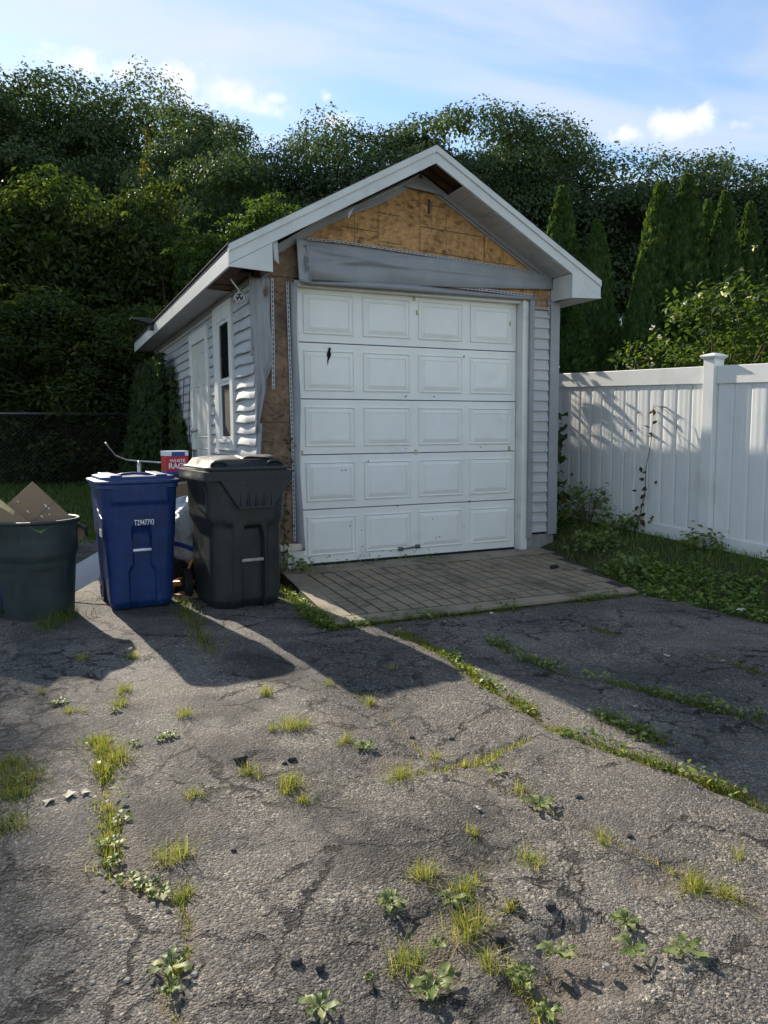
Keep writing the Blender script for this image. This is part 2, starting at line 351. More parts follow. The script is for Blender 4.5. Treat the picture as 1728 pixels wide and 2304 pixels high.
def concrete(name, a, b, moss=.5):
    s = NT(name); col = s.mix(s.noise(3, 6, .65), a, b)
    g = s.rng(s.noise(2.2, 6, .7, dist=.5), .44, .72, 0, moss); col = s.mix(g, col, (.055, .052, .042))
    sp = s.rng(s.noise(120, 2), .55, .75, 0, .4); col = s.mix(sp, col, tuple(q*.5 for q in a))
    return s.done(col, .88, .25, s.bump(s.noise(70, 4, .7), .45, .006))
M['slab'] = concrete('slab', (.235, .19, .13), (.32, .265, .19), .8)
M['slab_edge'] = concrete('slab_edge', (.25, .21, .15), (.33, .285, .215), .75)
M['joint'] = concrete('joint', (.028, .025, .02), (.05, .044, .034), .6)

def cartmat(name, c, wear, rough):
    s = NT(name); n = s.noise(7, 6, .65, dist=.4); col = s.mix(s.rng(n, .3, .75), tuple(q*.8 for q in c), tuple(q*1.25 for q in c))
    sc = s.rng(s.noise(20, 5, .75, s.map((1.2, 1.2, .12)), dist=.6), .58, .70, 0, .34); col = s.mix(sc, col, wear)
    sc2 = s.rng(s.noise(30, 4, .7, s.map((.1, .4, 1.5), (.3, .5, .2)), dist=.5), .68, .74, 0, .25); col = s.mix(sc2, col, wear)
    return s.done(col, s.rng(s.noise(5, 4, .6), .3, .7, rough-.08, rough+.12), .5, s.bump(s.noise(280, 2), .12, .002))
M['blue_cart'] = cartmat('blue_cart', (.007, .029, .125), (.10, .16, .32), .42)
M['black_cart'] = cartmat('black_cart', (.020, .024, .025), (.17, .17, .15), .42)
M['green_can'] = cartmat('green_can', (.022, .034, .034), (.09, .12, .10), .5)

def glass():
    s = NT('window_glass'); s.done((.012, .015, .018), .06, .6); return s.mat
M['glass'] = glass()
def screen():
    s = NT('insect_screen'); w = s.n.new('ShaderNodeTexWave'); w.inputs['Scale'].default_value = 26; w.bands_direction = 'Y'; s.l.new(s.P, w.inputs[0])
    return s.done(s.mix(s.mth('MULTIPLY', w.outputs['Fac'], .35), (.055, .047, .042), (.12, .105, .095)), .8, .2)
M['screen'] = screen()
def bagmat():
    s = NT('bag_plastic'); s.done(s.mix(s.noise(9, 4, .6), (.55, .56, .57), (.78, .79, .80)), .28, .5, s.bump(s.noise(16, 5, .6, dist=1.5), .8, .03)); return s.mat
M['bag'] = bagmat()
M['bag_blue'] = plain('bag_blue', (.03, .09, .42), .35, .5, .1, 8, .5, 30)

M['oak_leaf'] = leafmat('oak_leaf', [(0, (.036, .060, .034)), (.5, (.066, .100, .052)), (.85, (.105, .138, .062)), (1, (.15, .155, .07))], .36)
M['vine_leaf'] = leafmat('vine_leaf', [(0, (.024, .040, .016)), (.5, (.048, .074, .025)), (.8, (.10, .13, .035)), (.93, (.17, .15, .05)), (1, (.17, .08, .035))], .44)
M['arbor_leaf'] = leafmat('arbor_leaf', [(0, (.022, .050, .018)), (.6, (.058, .104, .031)), (.95, (.16, .19, .05)), (1, (.17, .08, .03))], .36, .6)
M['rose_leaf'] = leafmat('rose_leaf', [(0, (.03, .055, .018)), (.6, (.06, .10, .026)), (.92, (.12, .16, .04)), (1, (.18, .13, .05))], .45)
M['weed_leaf'] = leafmat('weed_leaf', [(0, (.10, .15, .045)), (.6, (.18, .235, .075)), (1, (.31, .33, .15))], .42, .5, .3)
M['lawn_grass'] = leafmat('lawn_grass', [(0, (.08, .14, .035)), (.6, (.15, .23, .055)), (.9, (.24, .29, .08)), (1, (.38, .34, .16))], .35)
M['dry_grass'] = leafmat('dry_grass', [(0, (.12, .17, .035)), (.4, (.22, .25, .06)), (.75, (.36, .32, .11)), (1, (.45, .37, .17))], .40)
M['crack_grass'] = leafmat('crack_grass', [(0, (.05, .09, .02)), (.5, (.11, .15, .03)), (.8, (.22, .22, .06)), (1, (.30, .22, .10))], .38)
M['brown_leaf'] = leafmat('brown_leaf', [(0, (.035, .03, .018)), (.5, (.06, .035, .02)), (1, (.12, .03, .03))], .2)
M['petal'] = leafmat('petal', [(0, (.75, .73, .70)), (1, (.85, .83, .80))], .3)

# ------------------------------------------------------------------ ground
def gline(x, y):                 # metres to the lawn side of the driveway's right edge
    return (x-2.32)*math.cos(.05)+(y+2.6)*math.sin(.05)
def H(x, y):
    x = np.asarray(x, float); y = np.asarray(y, float)
    back = sst(2.4, 7.5, y)*.55+np.clip(y-7.5, 0, 60)*.02+np.clip(y-42, 0, 45)*.16
    right = sst(0.0, 1.25, gline(x, y))*np.clip(.215+.045*(y+1.45), .1, .75)
    rightb = sst(-.5, .5, gline(x, y))
    return -.12+np.where(x > 1.2, np.maximum(right, back*rightb), back)
ax = np.unique(np.round(np.concatenate([np.arange(-7, 7.01, .14), np.linspace(7, 260, 36), -np.linspace(7, 260, 36)]), 4))
ay = np.unique(np.round(np.concatenate([np.arange(-8, 10.01, .14), np.linspace(10, 420, 40), -np.linspace(8, 60, 12)]), 4))
X, Y = np.meshgrid(ax, ay, indexing='ij')
bumpy = (fbm(X*1.7, Y*1.7, 3)-.5)*.05
asph_in = (gline(X, Y) < .1) & (Y < 3.6) & (Y > -9)
Z = H(X, Y)+np.where(asph_in, -.05, np.maximum(bumpy, -.03))
ni, nj = X.shape; idx = np.arange(ni*nj).reshape(ni, nj)
F = np.stack([idx[:-1, :-1], idx[1:, :-1], idx[1:, 1:], idx[:-1, 1:]], -1).reshape(-1, 4)
tag(fast('ground', np.stack([X, Y, Z], -1).reshape(-1, 3), F, M['soil'], smooth=True), 'dark weedy earth and lawn around the garage', kind='structure')

# driveway: fine sheet with heaves, broken patches and open cracks
ax = np.arange(-5.0, 2.75, .024); ay = np.concatenate([np.arange(-7.4, -1.5, .024), np.arange(-1.5, 3.9, .06)])
X, Y = np.meshgrid(ax, ay, indexing='ij')
Zb = H(X, Y)+.004
heave = (fbm(X*1.3, Y*1.3, 5)-.5)*.022+(fbm(X*5, Y*5, 9, 3)-.5)*.010
dirt = np.zeros_like(X); tar = np.zeros_like(X); dep = np.zeros_like(X)
def blob(px, py, r, wob=.35, sq=1.0, s=1):
    x0, y0 = gp(px, py); ang = np.arctan2(Y-y0, X-x0); rad = np.hypot(X-x0, (Y-y0)*sq)
    return r*(1+wob*(fbm(np.cos(ang)*2+s*3, np.sin(ang)*2+s, s, 3)-.5)*2+wob*.6*(fbm(X*14, Y*14, s+5, 3)-.5)*2)-rad
for (px, py, r, dp, dd, s) in [(1290, 2060, .17, .022, .55, 1), (960, 2010, .13, .018, .95, 2), (930, 2090, .10, .015, .9, 3), (1150, 2120, .07, .012, .8, 4), (1480, 1890, .10, .012, .7, 5), (850, 1650, .12, .010, .6, 6),
                               (1060, 1650, .13, .012, .7, 7), (560, 1640, .10, .014, .3, 8), (590, 1400, .16, .008, .0, 9), (640, 1700, .08, .01, .4, 10), (1230, 2170, .10, .012, .8, 11), (380, 2090, .05, .006, .7, 12), (1390, 1905, .07, .01, .6, 13)]:
    b = blob(px, py, r, s=s); k = sst(-.006, .010, b); dep += k*dp; dirt = np.maximum(dirt, sst(-.01, .04, b)*dd*(0.5+fbm(X*18, Y*18, s, 3)))
for (px, py, r, s) in [(560, 1440, .34, 21), (520, 1620, .30, 22), (900, 1850, .34, 23), (700, 1750, .22, 24), (1000, 1760, .24, 25), (320, 1760, .15, 26), (480, 1530, .25, 27)]:
    tar = np.maximum(tar, sst(-.05, .12, blob(px, py, r, .5, s=s))*(.35+.8*fbm(X*7, Y*7, s, 3)))
for (px, py, r, s) in [(300, 1410, .10, 31), (420, 1790, .12, 32), (470, 1600, .14, 33), (360, 1500, .2, 34), (700, 1560, .12, 35), (250, 1850, .2, 36), (490, 1980, .1, 37)]:
    dirt = np.maximum(dirt, sst(-.06, .10, blob(px, py, r, .5, s=s))*.55*(.3+fbm(X*16, Y*16, s, 3)))
CR = {   # seams of the driveway, in survey-picture coordinates
 'A': [(862,1366),(905,1385),(985,1425),(1040,1475),(1110,1515),(1180,1570),(1270,1602),(1400,1650),(1500,1685),(1600,1722),(1659,1752),(1720,1775)],
 'B': [(612,1262),(650,1300),(700,1342),(734,1346),(800,1345),(903,1331),(975,1321),(1051,1315),(1150,1305),(1243,1296),(1330,1288),(1382,1281)],
 'C': [(1054,1385),(1130,1423),(1230,1461),(1330,1475),(1405,1494),(1470,1512),(1530,1528),(1659,1560)],
 'D': [(1265,1350),(1330,1373)], 'D2': [(1490,1408),(1560,1425),(1659,1463)],
 'E': [(215,1600),(230,1660),(225,1720),(250,1785),(235,1830),(245,1880),(280,1902),(335,1922),(385,1940)],
 'E2': [(385,1945),(398,2000),(395,2060),(370,2110),(362,2170),(378,2212)],
 'G': [(395,1296),(405,1325),(440,1385),(465,1415)],
 'K': [(1290,1545),(1360,1580),(1420,1605)],
 'J': [(1140,1597),(1090,1620),(1040,1645),(960,1660),(870,1680)],
 'N': [(770,1495),(830,1545),(960,1670),(1120,1720),(1260,1790),(1480,1890),(1659,1985)],
 'O': [(900,1865),(1010,1935),(1080,2010),(1120,2110),(1180,2200)]}
def seam(pts, step=.02):
    P = [np.array(gp(*p)) for p in pts]; out = []
    for a, b in zip(P[:-1], P[1:]):
        n = max(2, int(np.linalg.norm(b-a)/step)); out += [a+(b-a)*t for t in np.arange(n)/n]
    return np.array(out+[P[-1]])
SEAM = {k: seam(v) for k, v in CR.items()}
SEAM['B'] = np.concatenate([np.linspace(a, b, 60) for a, b in (((-.31, -.5), (-.42, -1.5)), ((-.42, -1.5), (-.42, -1.93)), ((-.42, -1.93), (.5, -1.965)), ((.5, -1.965), (1.45, -1.995)), ((1.45, -1.995), (2.36, -2.03)))])
for k, P in SEAM.items():
    w = {'A': .022, 'C': .016, 'E': .02, 'N': .008, 'O': .01, 'J': .012}.get(k, .012)
    lo = P.min(0)-.2; hi = P.max(0)+.2
    ii = np.where((ax > lo[0]) & (ax < hi[0]))[0]; jj = np.where((ay > lo[1]) & (ay < hi[1]))[0]
    if len(ii) == 0 or len(jj) == 0: continue
    sl = (slice(ii[0], ii[-1]+1), slice(jj[0], jj[-1]+1)); xs, ys = X[sl], Y[sl]; d = np.full(xs.shape, 9.)
    wx = (fbm(xs*6, ys*6, 41, 3)-.5)*.07; wy = (fbm(xs*6, ys*6, 47, 3)-.5)*.07
    for p in P: d = np.minimum(d, np.hypot(xs+wx-p[0], ys+wy-p[1]))
    q = sst(w*2.2, w*.4, d); dep[sl] += q*.016; dirt[sl] = np.maximum(dirt[sl], sst(w*3.2, w*.6, d)*.9)
Z = Zb+heave-dep
keep = (gline(X, Y)+(fbm(X*4, Y*4, 2)-.5)*.12 < 0.02)
keep &= ~((X > -.43) & (Y > -.2)) & ~((X > -.2) & (X < 2.2) & (Y > -1.6)) & (Y < 3.4+(fbm(X*3, Y*3, 8)-.5)*.8)
ni, nj = X.shape; idx = np.arange(ni*nj).reshape(ni, nj)
F = np.stack([idx[:-1, :-1], idx[1:, :-1], idx[1:, 1:], idx[:-1, 1:]], -1).reshape(-1, 4)[keep[:-1, :-1].ravel()]
drv = fast('driveway', np.stack([X, Y, Z], -1).reshape(-1, 3), F, M['asphalt'], smooth=True)
for nm, arr in (('dirt', dirt), ('tar', tar)):
    a = drv.data.attributes.new(nm, 'FLOAT', 'POINT'); a.data.foreach_set('value', np.clip(arr, 0, 1).astype(np.float32).ravel())
tag(drv, 'old cracked grey asphalt driveway', kind='structure')

# apron: sloping concrete slab with a field of stamped bricks
def slabz(y): return -.086+(y+1.90)/1.80*.074
apron = thing('concrete_apron', 'stamped brick concrete apron in front of the garage door', 'slab'); tag(apron, kind='structure')
q = [(-.38, -1.91), (2.30, -2.00), (2.78, -.06), (-.26, -.06)]
mb = MB(); mb.hexa([(x, y, -.28) for x, y in q], [(x, y, slabz(y)-.0034) for x, y in q]); mb.build('mortar_bed', M['joint'], apron)
def quadslab(nm, pts, m, up=.0):
    mb = MB(); mb.hexa([(x, y, slabz(y)-.03) for x, y in pts], [(x, y, slabz(y)+up) for x, y in pts]); return mb.build(nm, m, apron, bevel=.006)
quadslab('front_border', [(-.39, -1.92), (2.31, -2.01), (2.345, -1.875), (-.37, -1.77)], M['slab_edge'])
quadslab('back_border', [(-.27, -.36), (2.72, -.36), (2.79, -.05), (-.25, -.05)], M['slab_edge'])
quadslab('side_border', [(-.37, -1.765), (-.20, -1.772), (-.17, -.365), (-.275, -.365)], M['slab_edge'])
r_ = random.Random(3); row = 0; x = -.19
while x < 2.62:
    y = -1.76-.04*(x+.4)+0.0; yend = -.37; off = r_.random()*.25; first = True
    while y < yend-.02:
        ln = (.10+off*.6 if first else .25)*(1+.05*r_.uniform(-1, 1)); first = False
        y1 = min(y+ln, yend)
        xr = 2.345+(y+1.9)*.25
        if x+.11 < xr-.02 and y1-y > .03:
            mb = MB(); u = r_.uniform(-.0010, .0010); j = .0055
            z0, z1 = slabz(y)+u, slabz(y1)+u+r_.uniform(-.0004, .0004)
            jy = .010; mb.hexa([(x+j, y+jy, z0-.02), (x+.118-j, y+jy, z0-.02), (x+.118-j, y1-jy, z1-.02), (x+j, y1-jy, z1-.02)],
                    [(x+j, y+jy, z0), (x+.118-j, y+jy, z0), (x+.118-j, y1-jy, z1), (x+j, y1-jy, z1)])
            mb.build('brick', M['slab'], apron, bevel=.0012, seg=1)
        y = y1
    x += .1225; row += 1
quadslab('side_border', [(2.17, -1.86), (2.345, -1.87), (2.71, -.365), (2.60, -.365)], M['slab_edge'], -.004)

# ------------------------------------------------------------------ garage
XL, XR, YF, YB = -.44, 2.89, -.10, 6.15
RX, RZ, EZ, HW, YO, YE = 1.225, 3.89, 2.82, 1.955, -.46, 6.44
KS = (RZ-EZ)/HW
def rooftop(x): return RZ-KS*abs(x-RX)
G = thing('garage', 'weathered one-car garage with missing siding and a white raised-panel door', 'garage', (0, 0, 0))
# door sections with raised panels
SEC = .527; e_, pw, gp_ = .061, .508, .0953
def raised_panel(parent, x0, z0, w, h):
    rg = []
    for ins, yy in ((0, .002), (0, -.010), (.009, -.014), (.017, -.003), (.055, -.017), (.057, -.0105), (.064, -.0145)):
        rg.append([(x0+ins, yy, z0+ins), (x0+w-ins, yy, z0+ins), (x0+w-ins, yy, z0+h-ins), (x0+ins, yy, z0+h-ins)])
    mb = MB(); mb.loft(rg, False, True); return mb.build('raised_panel', M['white_door'], parent)
secs = []
for k in range(5):
    mb = MB(); mb.box(.0, 2.44, .0, .045, k*SEC+.004, (k+1)*SEC-.004)
    s_ = mb.build('door_section', M['white_door'], G, bevel=.004); secs.append(s_)
    for c in range(4): raised_panel(s_, e_+c*(pw+gp_), k*SEC+.078, pw, .378)
MB().box(-.05, 2.5, .05, .07, -.02, 2.7).build('door_backing', M['dark'], G)
MB().box(0, 2.44, -.004, .044, -.035, .003).build('bottom_seal', M['rubber'], G)
mb = MB(); mb.tube([(1.055, -.035, .085), (1.065, -.05, .088), (1.23, -.05, .096), (1.24, -.035, .097)], .009, 8)
h = mb.build('door_handle', M['handle_metal'], secs[0], True)
for hx, hz in ((1.05, .084), (1.245, .098)): MB().box(hx-.025, hx+.022, -.04, .0, hz-.022, hz+.018).build('handle_foot', M['handle_metal'], G, bevel=.006)
for hx, hz in ((1.256, 2.45), (2.35, 2.40), (.02, 1.075), (1.235, 1.065), (2.36, 1.085), (1.22, 2.585)):
    MB().box(hx-.012, hx+.012, -.012, .002, hz-.025, hz+.022).build('hinge_clip', M['tan_plastic'], G, bevel=.002)
# burnt hole and chips
mb = MB(); P = [(.31,2.07),(.325,2.055),(.318,2.03),(.328,2.00),(.312,1.965),(.30,1.945),(.29,1.90),(.287,1.94),(.292,1.97),(.284,1.99),(.296,2.03)]
mb.prism([(a, b) for a, b in P], lambda p, t: (p[0], t, p[1]), -.0205, -.008); mb.build('scorch_hole', M['burn'], G)
r_ = random.Random(11)
for (x0, z0) in [(1.79, 2.035), (1.12, 1.62), (1.44, 1.62), (1.12, 1.10), (.42, .90), (.46, .90), (1.42, .37), (1.80, .27), (.62, .30), (.70, .98), (1.86, .53), (1.46, .175), (1.5, .18), (1.02, .52), (2.0, 1.1), (.5, .35)]:
    a = r_.uniform(0, 3.1); l = r_.uniform(.006, .016); w = r_.uniform(.002, .005)
    pts = [(x0+l*math.cos(a), z0+l*math.sin(a)), (x0-w*math.sin(a), z0+w*math.cos(a)), (x0-l*math.cos(a), z0-l*math.sin(a)), (x0+w*math.sin(a), z0-w*math.cos(a))]
    mb = MB(); mb.prism(pts, lambda p, t: (p[0], t, p[1]), -.0178, -.008); mb.build('paint_chip', M['burn'], G)
# jambs
MB().box(2.445, 2.535, -.104, .06, -.03, 2.655).build('door_jamb', M['white_trim'], G, bevel=.004)
MB().box(2.447, 2.475, -.116, -.1045, .0, 2.63).build('stop_strip', M['white_trim'], G, bevel=.003)
MB().box(-.05, -.004, -.06, .06, .0, 2.655).build('door_jamb', M['white_trim'], G, bevel=.004)
MB().box(-.05, 2.535, -.08, .06, 2.60, 2.655).build('head_jamb', M['white_trim'], G, bevel=.004)
MB().box(-.17, -.005, -.10, .03, -.10, .165).build('jamb_foot', M['white_trim'], G, bevel=.004)
# inner walls
def wallpoly(y, t, m, name):
    P = [(XL+.02, -.1), (-.052, -.1), (-.052, 2.66), (2.54, 2.66), (2.54, -.1), (XR-.02, -.1), (XR-.02, rooftop(XR)-.13), (RX, RZ-.13), (XL+.02, rooftop(XL)-.13)]
    mb = MB()
    for a, b, z0, z1a, z1b in ((XL+.02, -.052, -.12, None, None), (2.54, XR-.02, -.12, None, None)):
        pass
    mb.prism([(XL+.02, -.12), (-.052, -.12), (-.052, 2.66), (XL+.02, 2.66)], lambda p, q: (p[0], q, p[1]), y, y+t)
    mb.prism([(2.537, -.12), (XR-.02, -.12), (XR-.02, 2.66), (2.537, 2.66)], lambda p, q: (p[0], q, p[1]), y, y+t)
    mb.prism([(XL+.02, 2.662), (XR-.02, 2.662), (XR-.02, rooftop(XR)-.09), (RX, RZ-.09), (XL+.02, rooftop(XL)-.09)], lambda p, q: (p[0], q, p[1]), y, y+t)
    return mb.build(name, m, G)
wallpoly(-.082, .075, M['dark'], 'front_framing')
mb = MB(); mb.box(XL+.015, XL+.09, -.005, YB, -.1, 2.75); mb.box(XR-.09, XR-.015, -.005, YB, .0, 2.75); mb.box(XL+.09, XR-.09, YB-.08, YB, .0, 2.75)
mb.build('wall_sheathing', M['brown_wood'], G)
mb = MB(); mb.prism([(XL+.05, 2.752), (XR-.05, 2.752), (XR-.05, rooftop(XR)-.1), (RX, RZ-.1), (XL+.05, rooftop(XL)-.1)], lambda p, q: (p[0], q, p[1]), YB-.06, YB); mb.build('back_gable', M['side_vinyl'], G)
mb = MB(); mb.box(XL+.0, -.175, -.098, .1, -.2, .15); mb.box(XL+.0, XL+.1, .102, YB, -.2, .25); mb.box(2.54, XR, -.098, .1, -.2, .14); mb.box(XR-.1, XR-.002, .102, YB, -.2, .2); mb.build('foundation', M['foundation'], G)
# OSB sheets
def osbsheet(poly, m, lines=(), y=YF+.002):
    mb = MB(); mb.prism(poly, lambda p, t: (p[0], t, p[1]), y, y+.012); o = mb.build('sheathing_panel', m, G)
    if lines:
        lb = MB()
        for (a, b, c, d, w) in lines:
            dx, dz = c-a, d-b; l = math.hypot(dx, dz); nx, nz = -dz/l*w/2, dx/l*w/2
            lb.prism([(a+nx, b+nz), (c+nx, d+nz), (c-nx, d-nz), (a-nx, b-nz)], lambda p, t: (p[0], t, p[1]), y-.0008, y+.001)
        lb.build('nailing_line', M['chalk'], o)
    return o
gl = lambda x: rooftop(x)-.155
osbsheet([(-.42, 2.668), (.028, 2.668), (.028, gl(.028)), (-.42, gl(-.42))], M['osb_weathered'])
osbsheet([(.031, 2.70), (.793, 2.70), (.793, gl(.793)), (.031, gl(.031))], M['osb'], [(.40, 3.17, .79, 3.155, .007), (.40, 2.985, .79, 2.975, .007), (.55, 2.7, .55, 3.35, .005)])
osbsheet([(.797, 2.70), (1.234, 2.70), (1.234, gl(1.225)), (.797, gl(.797))], M['osb'], [(.80, 3.335, 1.03, 3.325, .007), (.80, 3.075, 1.05, 3.06, .007)])
osbsheet([(1.239, 2.70), (1.963, 2.70), (1.963, gl(1.963)), (1.239, gl(1.239))], M['osb'], [(1.24, 3.475, 1.52, 3.46, .007), (1.24, 3.255, 1.95, 3.225, .008), (1.24, 3.03, 1.95, 2.995, .008), (1.53, 2.8, 1.53, 3.45, .004), (1.85, 2.8, 1.85, 3.2, .004), (1.335, 3.38, 1.34, 3.52, .03), (1.36, 3.30, 1.36, 3.5, .006)])
osbsheet([(1.967, 2.70), (2.80, 2.70), (2.80, gl(2.80)), (1.967, gl(1.967))], M['osb'], [(1.975, 2.75, 1.975, 3.25, .007), (2.2, 2.75, 2.2, 3.1, .004), (1.98, 2.99, 2.35, 2.975, .006)])
osbsheet([(.031, 2.655), (2.79, 2.655), (2.79, 2.698), (.031, 2.698)], M['osb_grey'])
osbsheet([(2.537, 2.45), (2.79, 2.45), (2.79, 2.652), (2.537, 2.652)], M['osb_grey'])
osbsheet([(-.42, 1.362), (-.052, 1.362), (-.052, 2.664), (-.42, 2.664)], M['osb_weathered'])
osbsheet([(-.42, .232), (-.052, .232), (-.052, 1.358), (-.42, 1.358)], M['osb_weathered'])
MB().box(-.43, -.02, -.145, -.085, .165, .228).build('sill_board', M['sill_wood'], G, bevel=.004)
# siding boards: clapboard profile in (out, z)
def lap(fn, ln, m, name='siding_board', n=1, wob=None):
    """fn(s, out, z): place a board of length ln; wob(s, t) -> extra outward"""
    prof = [(.004, .112), (.008, .065), (.012, .058), (.022, .006), (.019, .0), (.004, .004)]
    rings = []
    for i in range(n+1):
        s_ = ln*i/n; rg = []
        for k, (o_, z_) in enumerate(prof):
            e = wob(i/n, z_/.112) if wob and k < 5 else (0, 0)
            rg.append(fn(s_, o_+e[0], z_+e[1]))
        rings.append(rg)
    mb = MB(); mb.loft(rings); return mb.build(name, m, G, smooth='auto' if n > 1 else False)
LP = .1094
for k in range(21):       # strip right of the door
    z = .165+k*LP; lap(lambda s_, o_, z_: (2.582+s_, YF-o_+.004, z+z_), .205, M['grey_vinyl'])
lap(lambda s_, o_, z_: (2.582+s_, YF-o_+.004, .165+21*LP+z_*.65), .205, M['grey_vinyl'])
r_ = random.Random(5)
def side(s0, s1, z, m=M['side_vinyl'], n=1, wob=None): lap(lambda s_, o_, z_: (XL-o_+.012, s1-s_, z+z_), s1-s0, m, n=n, wob=wob)
for k in range(23):
    z = .18+k*.1077
    amp = .0
    if 8 < k < 21: amp = .009+.013*math.exp(-((k-14)/4.5)**2)
    ph = r_.uniform(-.4, .4); dirn = 1 if k % 2 else .5; dz = r_.uniform(-.012, .02)
    def wob(t, v, amp=amp, ph=ph, dirn=dirn, dz=dz):
        b = math.sin(math.pi*min(1, max(0, t*.95+.05)))**1.3
        lowe = (1-v)**1.2
        return (amp*dirn*b*(lowe*(.9+.5*math.sin(5*t+ph))+.35*math.sin(3.1*v)), amp*dz*22*b*(1-v)*.5+amp*.35*math.sin(6*t+ph*3)*(1-v))
    side(-.085, .655, z, n=14, wob=wob if amp else None)
    def wob2(t, v, ph=ph): return (.004*math.sin(3*t+ph*4)*(1-v), .003*math.sin(4*t+ph))
    if k < 22: side(1.50, 1.845, z, n=5, wob=wob2)
    elif k: side(1.50, 1.845, z, n=1)
    side(2.965, YB, z, n=10, wob=lambda t, v, ph=ph: (.004*math.sin(9*t+ph*5)*(1-v), 0))
    if k >= 22: side(.655, 1.50, z)
    if k >= 21: side(1.845, 2.965, z)
    if z < 1.05: side(.655, 1.5, z)
    z2 = .15+k*.1077
    lap(lambda s_, o_, z_: (XR+o_-.012, s_-.09, z2+z_), YB+.09, M['grey_vinyl'])
# right corner post, trims
mb = MB(); mb.box(2.795, 2.893, -.128, -.06, .135, 2.66); mb.box(2.872, 2.915, -.127, .02, .135, 2.655); mb.build('corner_post', M['grey_trim'], G, bevel=.006)
def jstrip(u, v):  # bowed head trim over the door
    x = .04+2.545*u; top = 2.672-.03*(1-u)**3+.035*math.sin(math.pi*min(1, u*1.25))**2*(1-u); bot = 2.612+.02*u
    z = bot+(top-bot)*v; bulge = .022*math.sin(math.pi*v)+.03*(1-u)*math.sin(math.pi*u*1.2)
    return (x, YF-.018-bulge-.012*(1-v), z)
sheet('head_trim', jstrip, 40, 6, M['grey_trim'], G, .002)
def flange(name, pts, w, up=True, y=-.006):
    """nailing flange with a row of slots along pts (x, z)"""
    mb = MB(); sb = MB()
    for (a, b) in zip(pts[:-1], pts[1:]):
        dx, dz = b[0]-a[0], b[1]-a[1]; l = math.hypot(dx, dz); tx, tz = dx/l, dz/l; nx, nz = -tz*w, tx*w
        if not up: nx, nz = -nx, -nz
        mb.prism([(a[0], a[1]), (b[0], b[1]), (b[0]+nx, b[1]+nz), (a[0]+nx, a[1]+nz)], lambda p, t: (p[0], t, p[1]), YF+y-.001, YF+y+.001)
        k = 0.004
        while k < l-.02:
            p0 = (a[0]+tx*k+nx*.35, a[1]+tz*k+nz*.35); p1 = (p0[0]+tx*.026, p0[1]+tz*.026)
            sb.prism([p0, p1, (p1[0]+nx*.32, p1[1]+nz*.32), (p0[0]+nx*.32, p0[1]+nz*.32)], lambda p, t: (p[0], t, p[1]), YF+y-.0018, YF+y+.0015); k += .042
    o = mb.build(name, M['grey_back'], G); tag(sb.build('nail_slot', M['slot'], o), kind='stuff'); return o
flange('nail_flange', [(.30, 2.71), (.8, 2.712), (1.4, 2.70), (2.0, 2.685), (2.57, 2.665)], .028, y=-.02)
flange('nail_flange', [(.05, 3.003), (.35, 3.012), (.75, 3.0), (1.3, 2.975), (2.0, 2.945), (2.6, 2.918)], .02, y=-.02)
flange('nail_flange', [(2.79, 2.455), (2.79, 2.73)], .022, y=-.012)
flange('nail_flange', [(2.585, 2.548), (2.77, 2.548)], .022, y=-.022)
flange('nail_flange', [(-.088, .25), (-.087, .9), (-.092, 1.4), (-.10, 2.0), (-.108, 2.62)], .026, y=-.012)
flange('nail_flange', [(-.268, 1.66), (-.258, 2.0), (-.255, 2.64)], .026, y=-.03)
def doortrim(u, v):   # vertical strip left of the door, wavering, torn out at the bottom
    z = .16+2.46*u; w = .03+.028*min(1, (1-u)*4)+.012*math.sin(9*u)*.5+.02*math.exp(-((u-.0)/.05)**2)
    x = -.085-.012*u+(.055+.02*math.exp(-(u/.06)**2))*v+.008*math.sin(14*u)*v
    return (x, YF-.014-.035*v*(.6+.4*math.sin(11*u+1))-.012*math.sin(math.pi*v), z)
sheet('side_trim', doortrim, 50, 5, M['grey_trim'], G, .002)
mb = MB(); mb.box(2.536, 2.582, -.135, -.06, .11, 2.635); mb.box(2.520, 2.537, -.137, -.115, .11, 2.635); mb.build('side_trim', M['grey_trim'], G, bevel=.006)
# crumpled header wrap
def band(u, v):
    x = .02+2.79*u; zt = 2.997-.092*u+.012*math.sin(math.pi*u); zb = 2.64+.122*u-.012*math.sin(math.pi*u)
    z = zb+(zt-zb)*v; c = (1-u)**2
    out = .030+.055*c*math.sin(math.pi*v)**.7+.012*abs(math.sin(math.pi*(v*2)))+.014*c*math.sin(7*v+9*u)+.010*math.sin(16*u+5*v)*(1-u)+.012*math.exp(-((v-.5-.05*math.sin(4*u))/.05)**2)
    out += .02*c*math.exp(-((v-.35-1.2*u)/.07)**2)+.016*c*math.exp(-((v-.85+.9*u)/.06)**2)
    return (x, YF-out, z)
sheet('header_wrap', band, 70, 28, M['grey_trim'], G, .002)
def flap(u, v):      # loose end of the wrap, folded back over itself
    a = u*2.3; zt = 3.0; x = .015-.02*v+.10*math.sin(a*.9)*(1-.2*v)-.03*(1-v); 
    zb = 2.63-.055*u+.03*(u > .9)
    z = zt+(zb-zt)*v+.0*u
    return (x-.03+.02*u*v, YF-.04-.085*(v**.7)*(1-math.cos(a))*.5-.02-.03*v, z)
sheet('loose_flap', flap, 12, 14, M['grey_back'], G, .002)
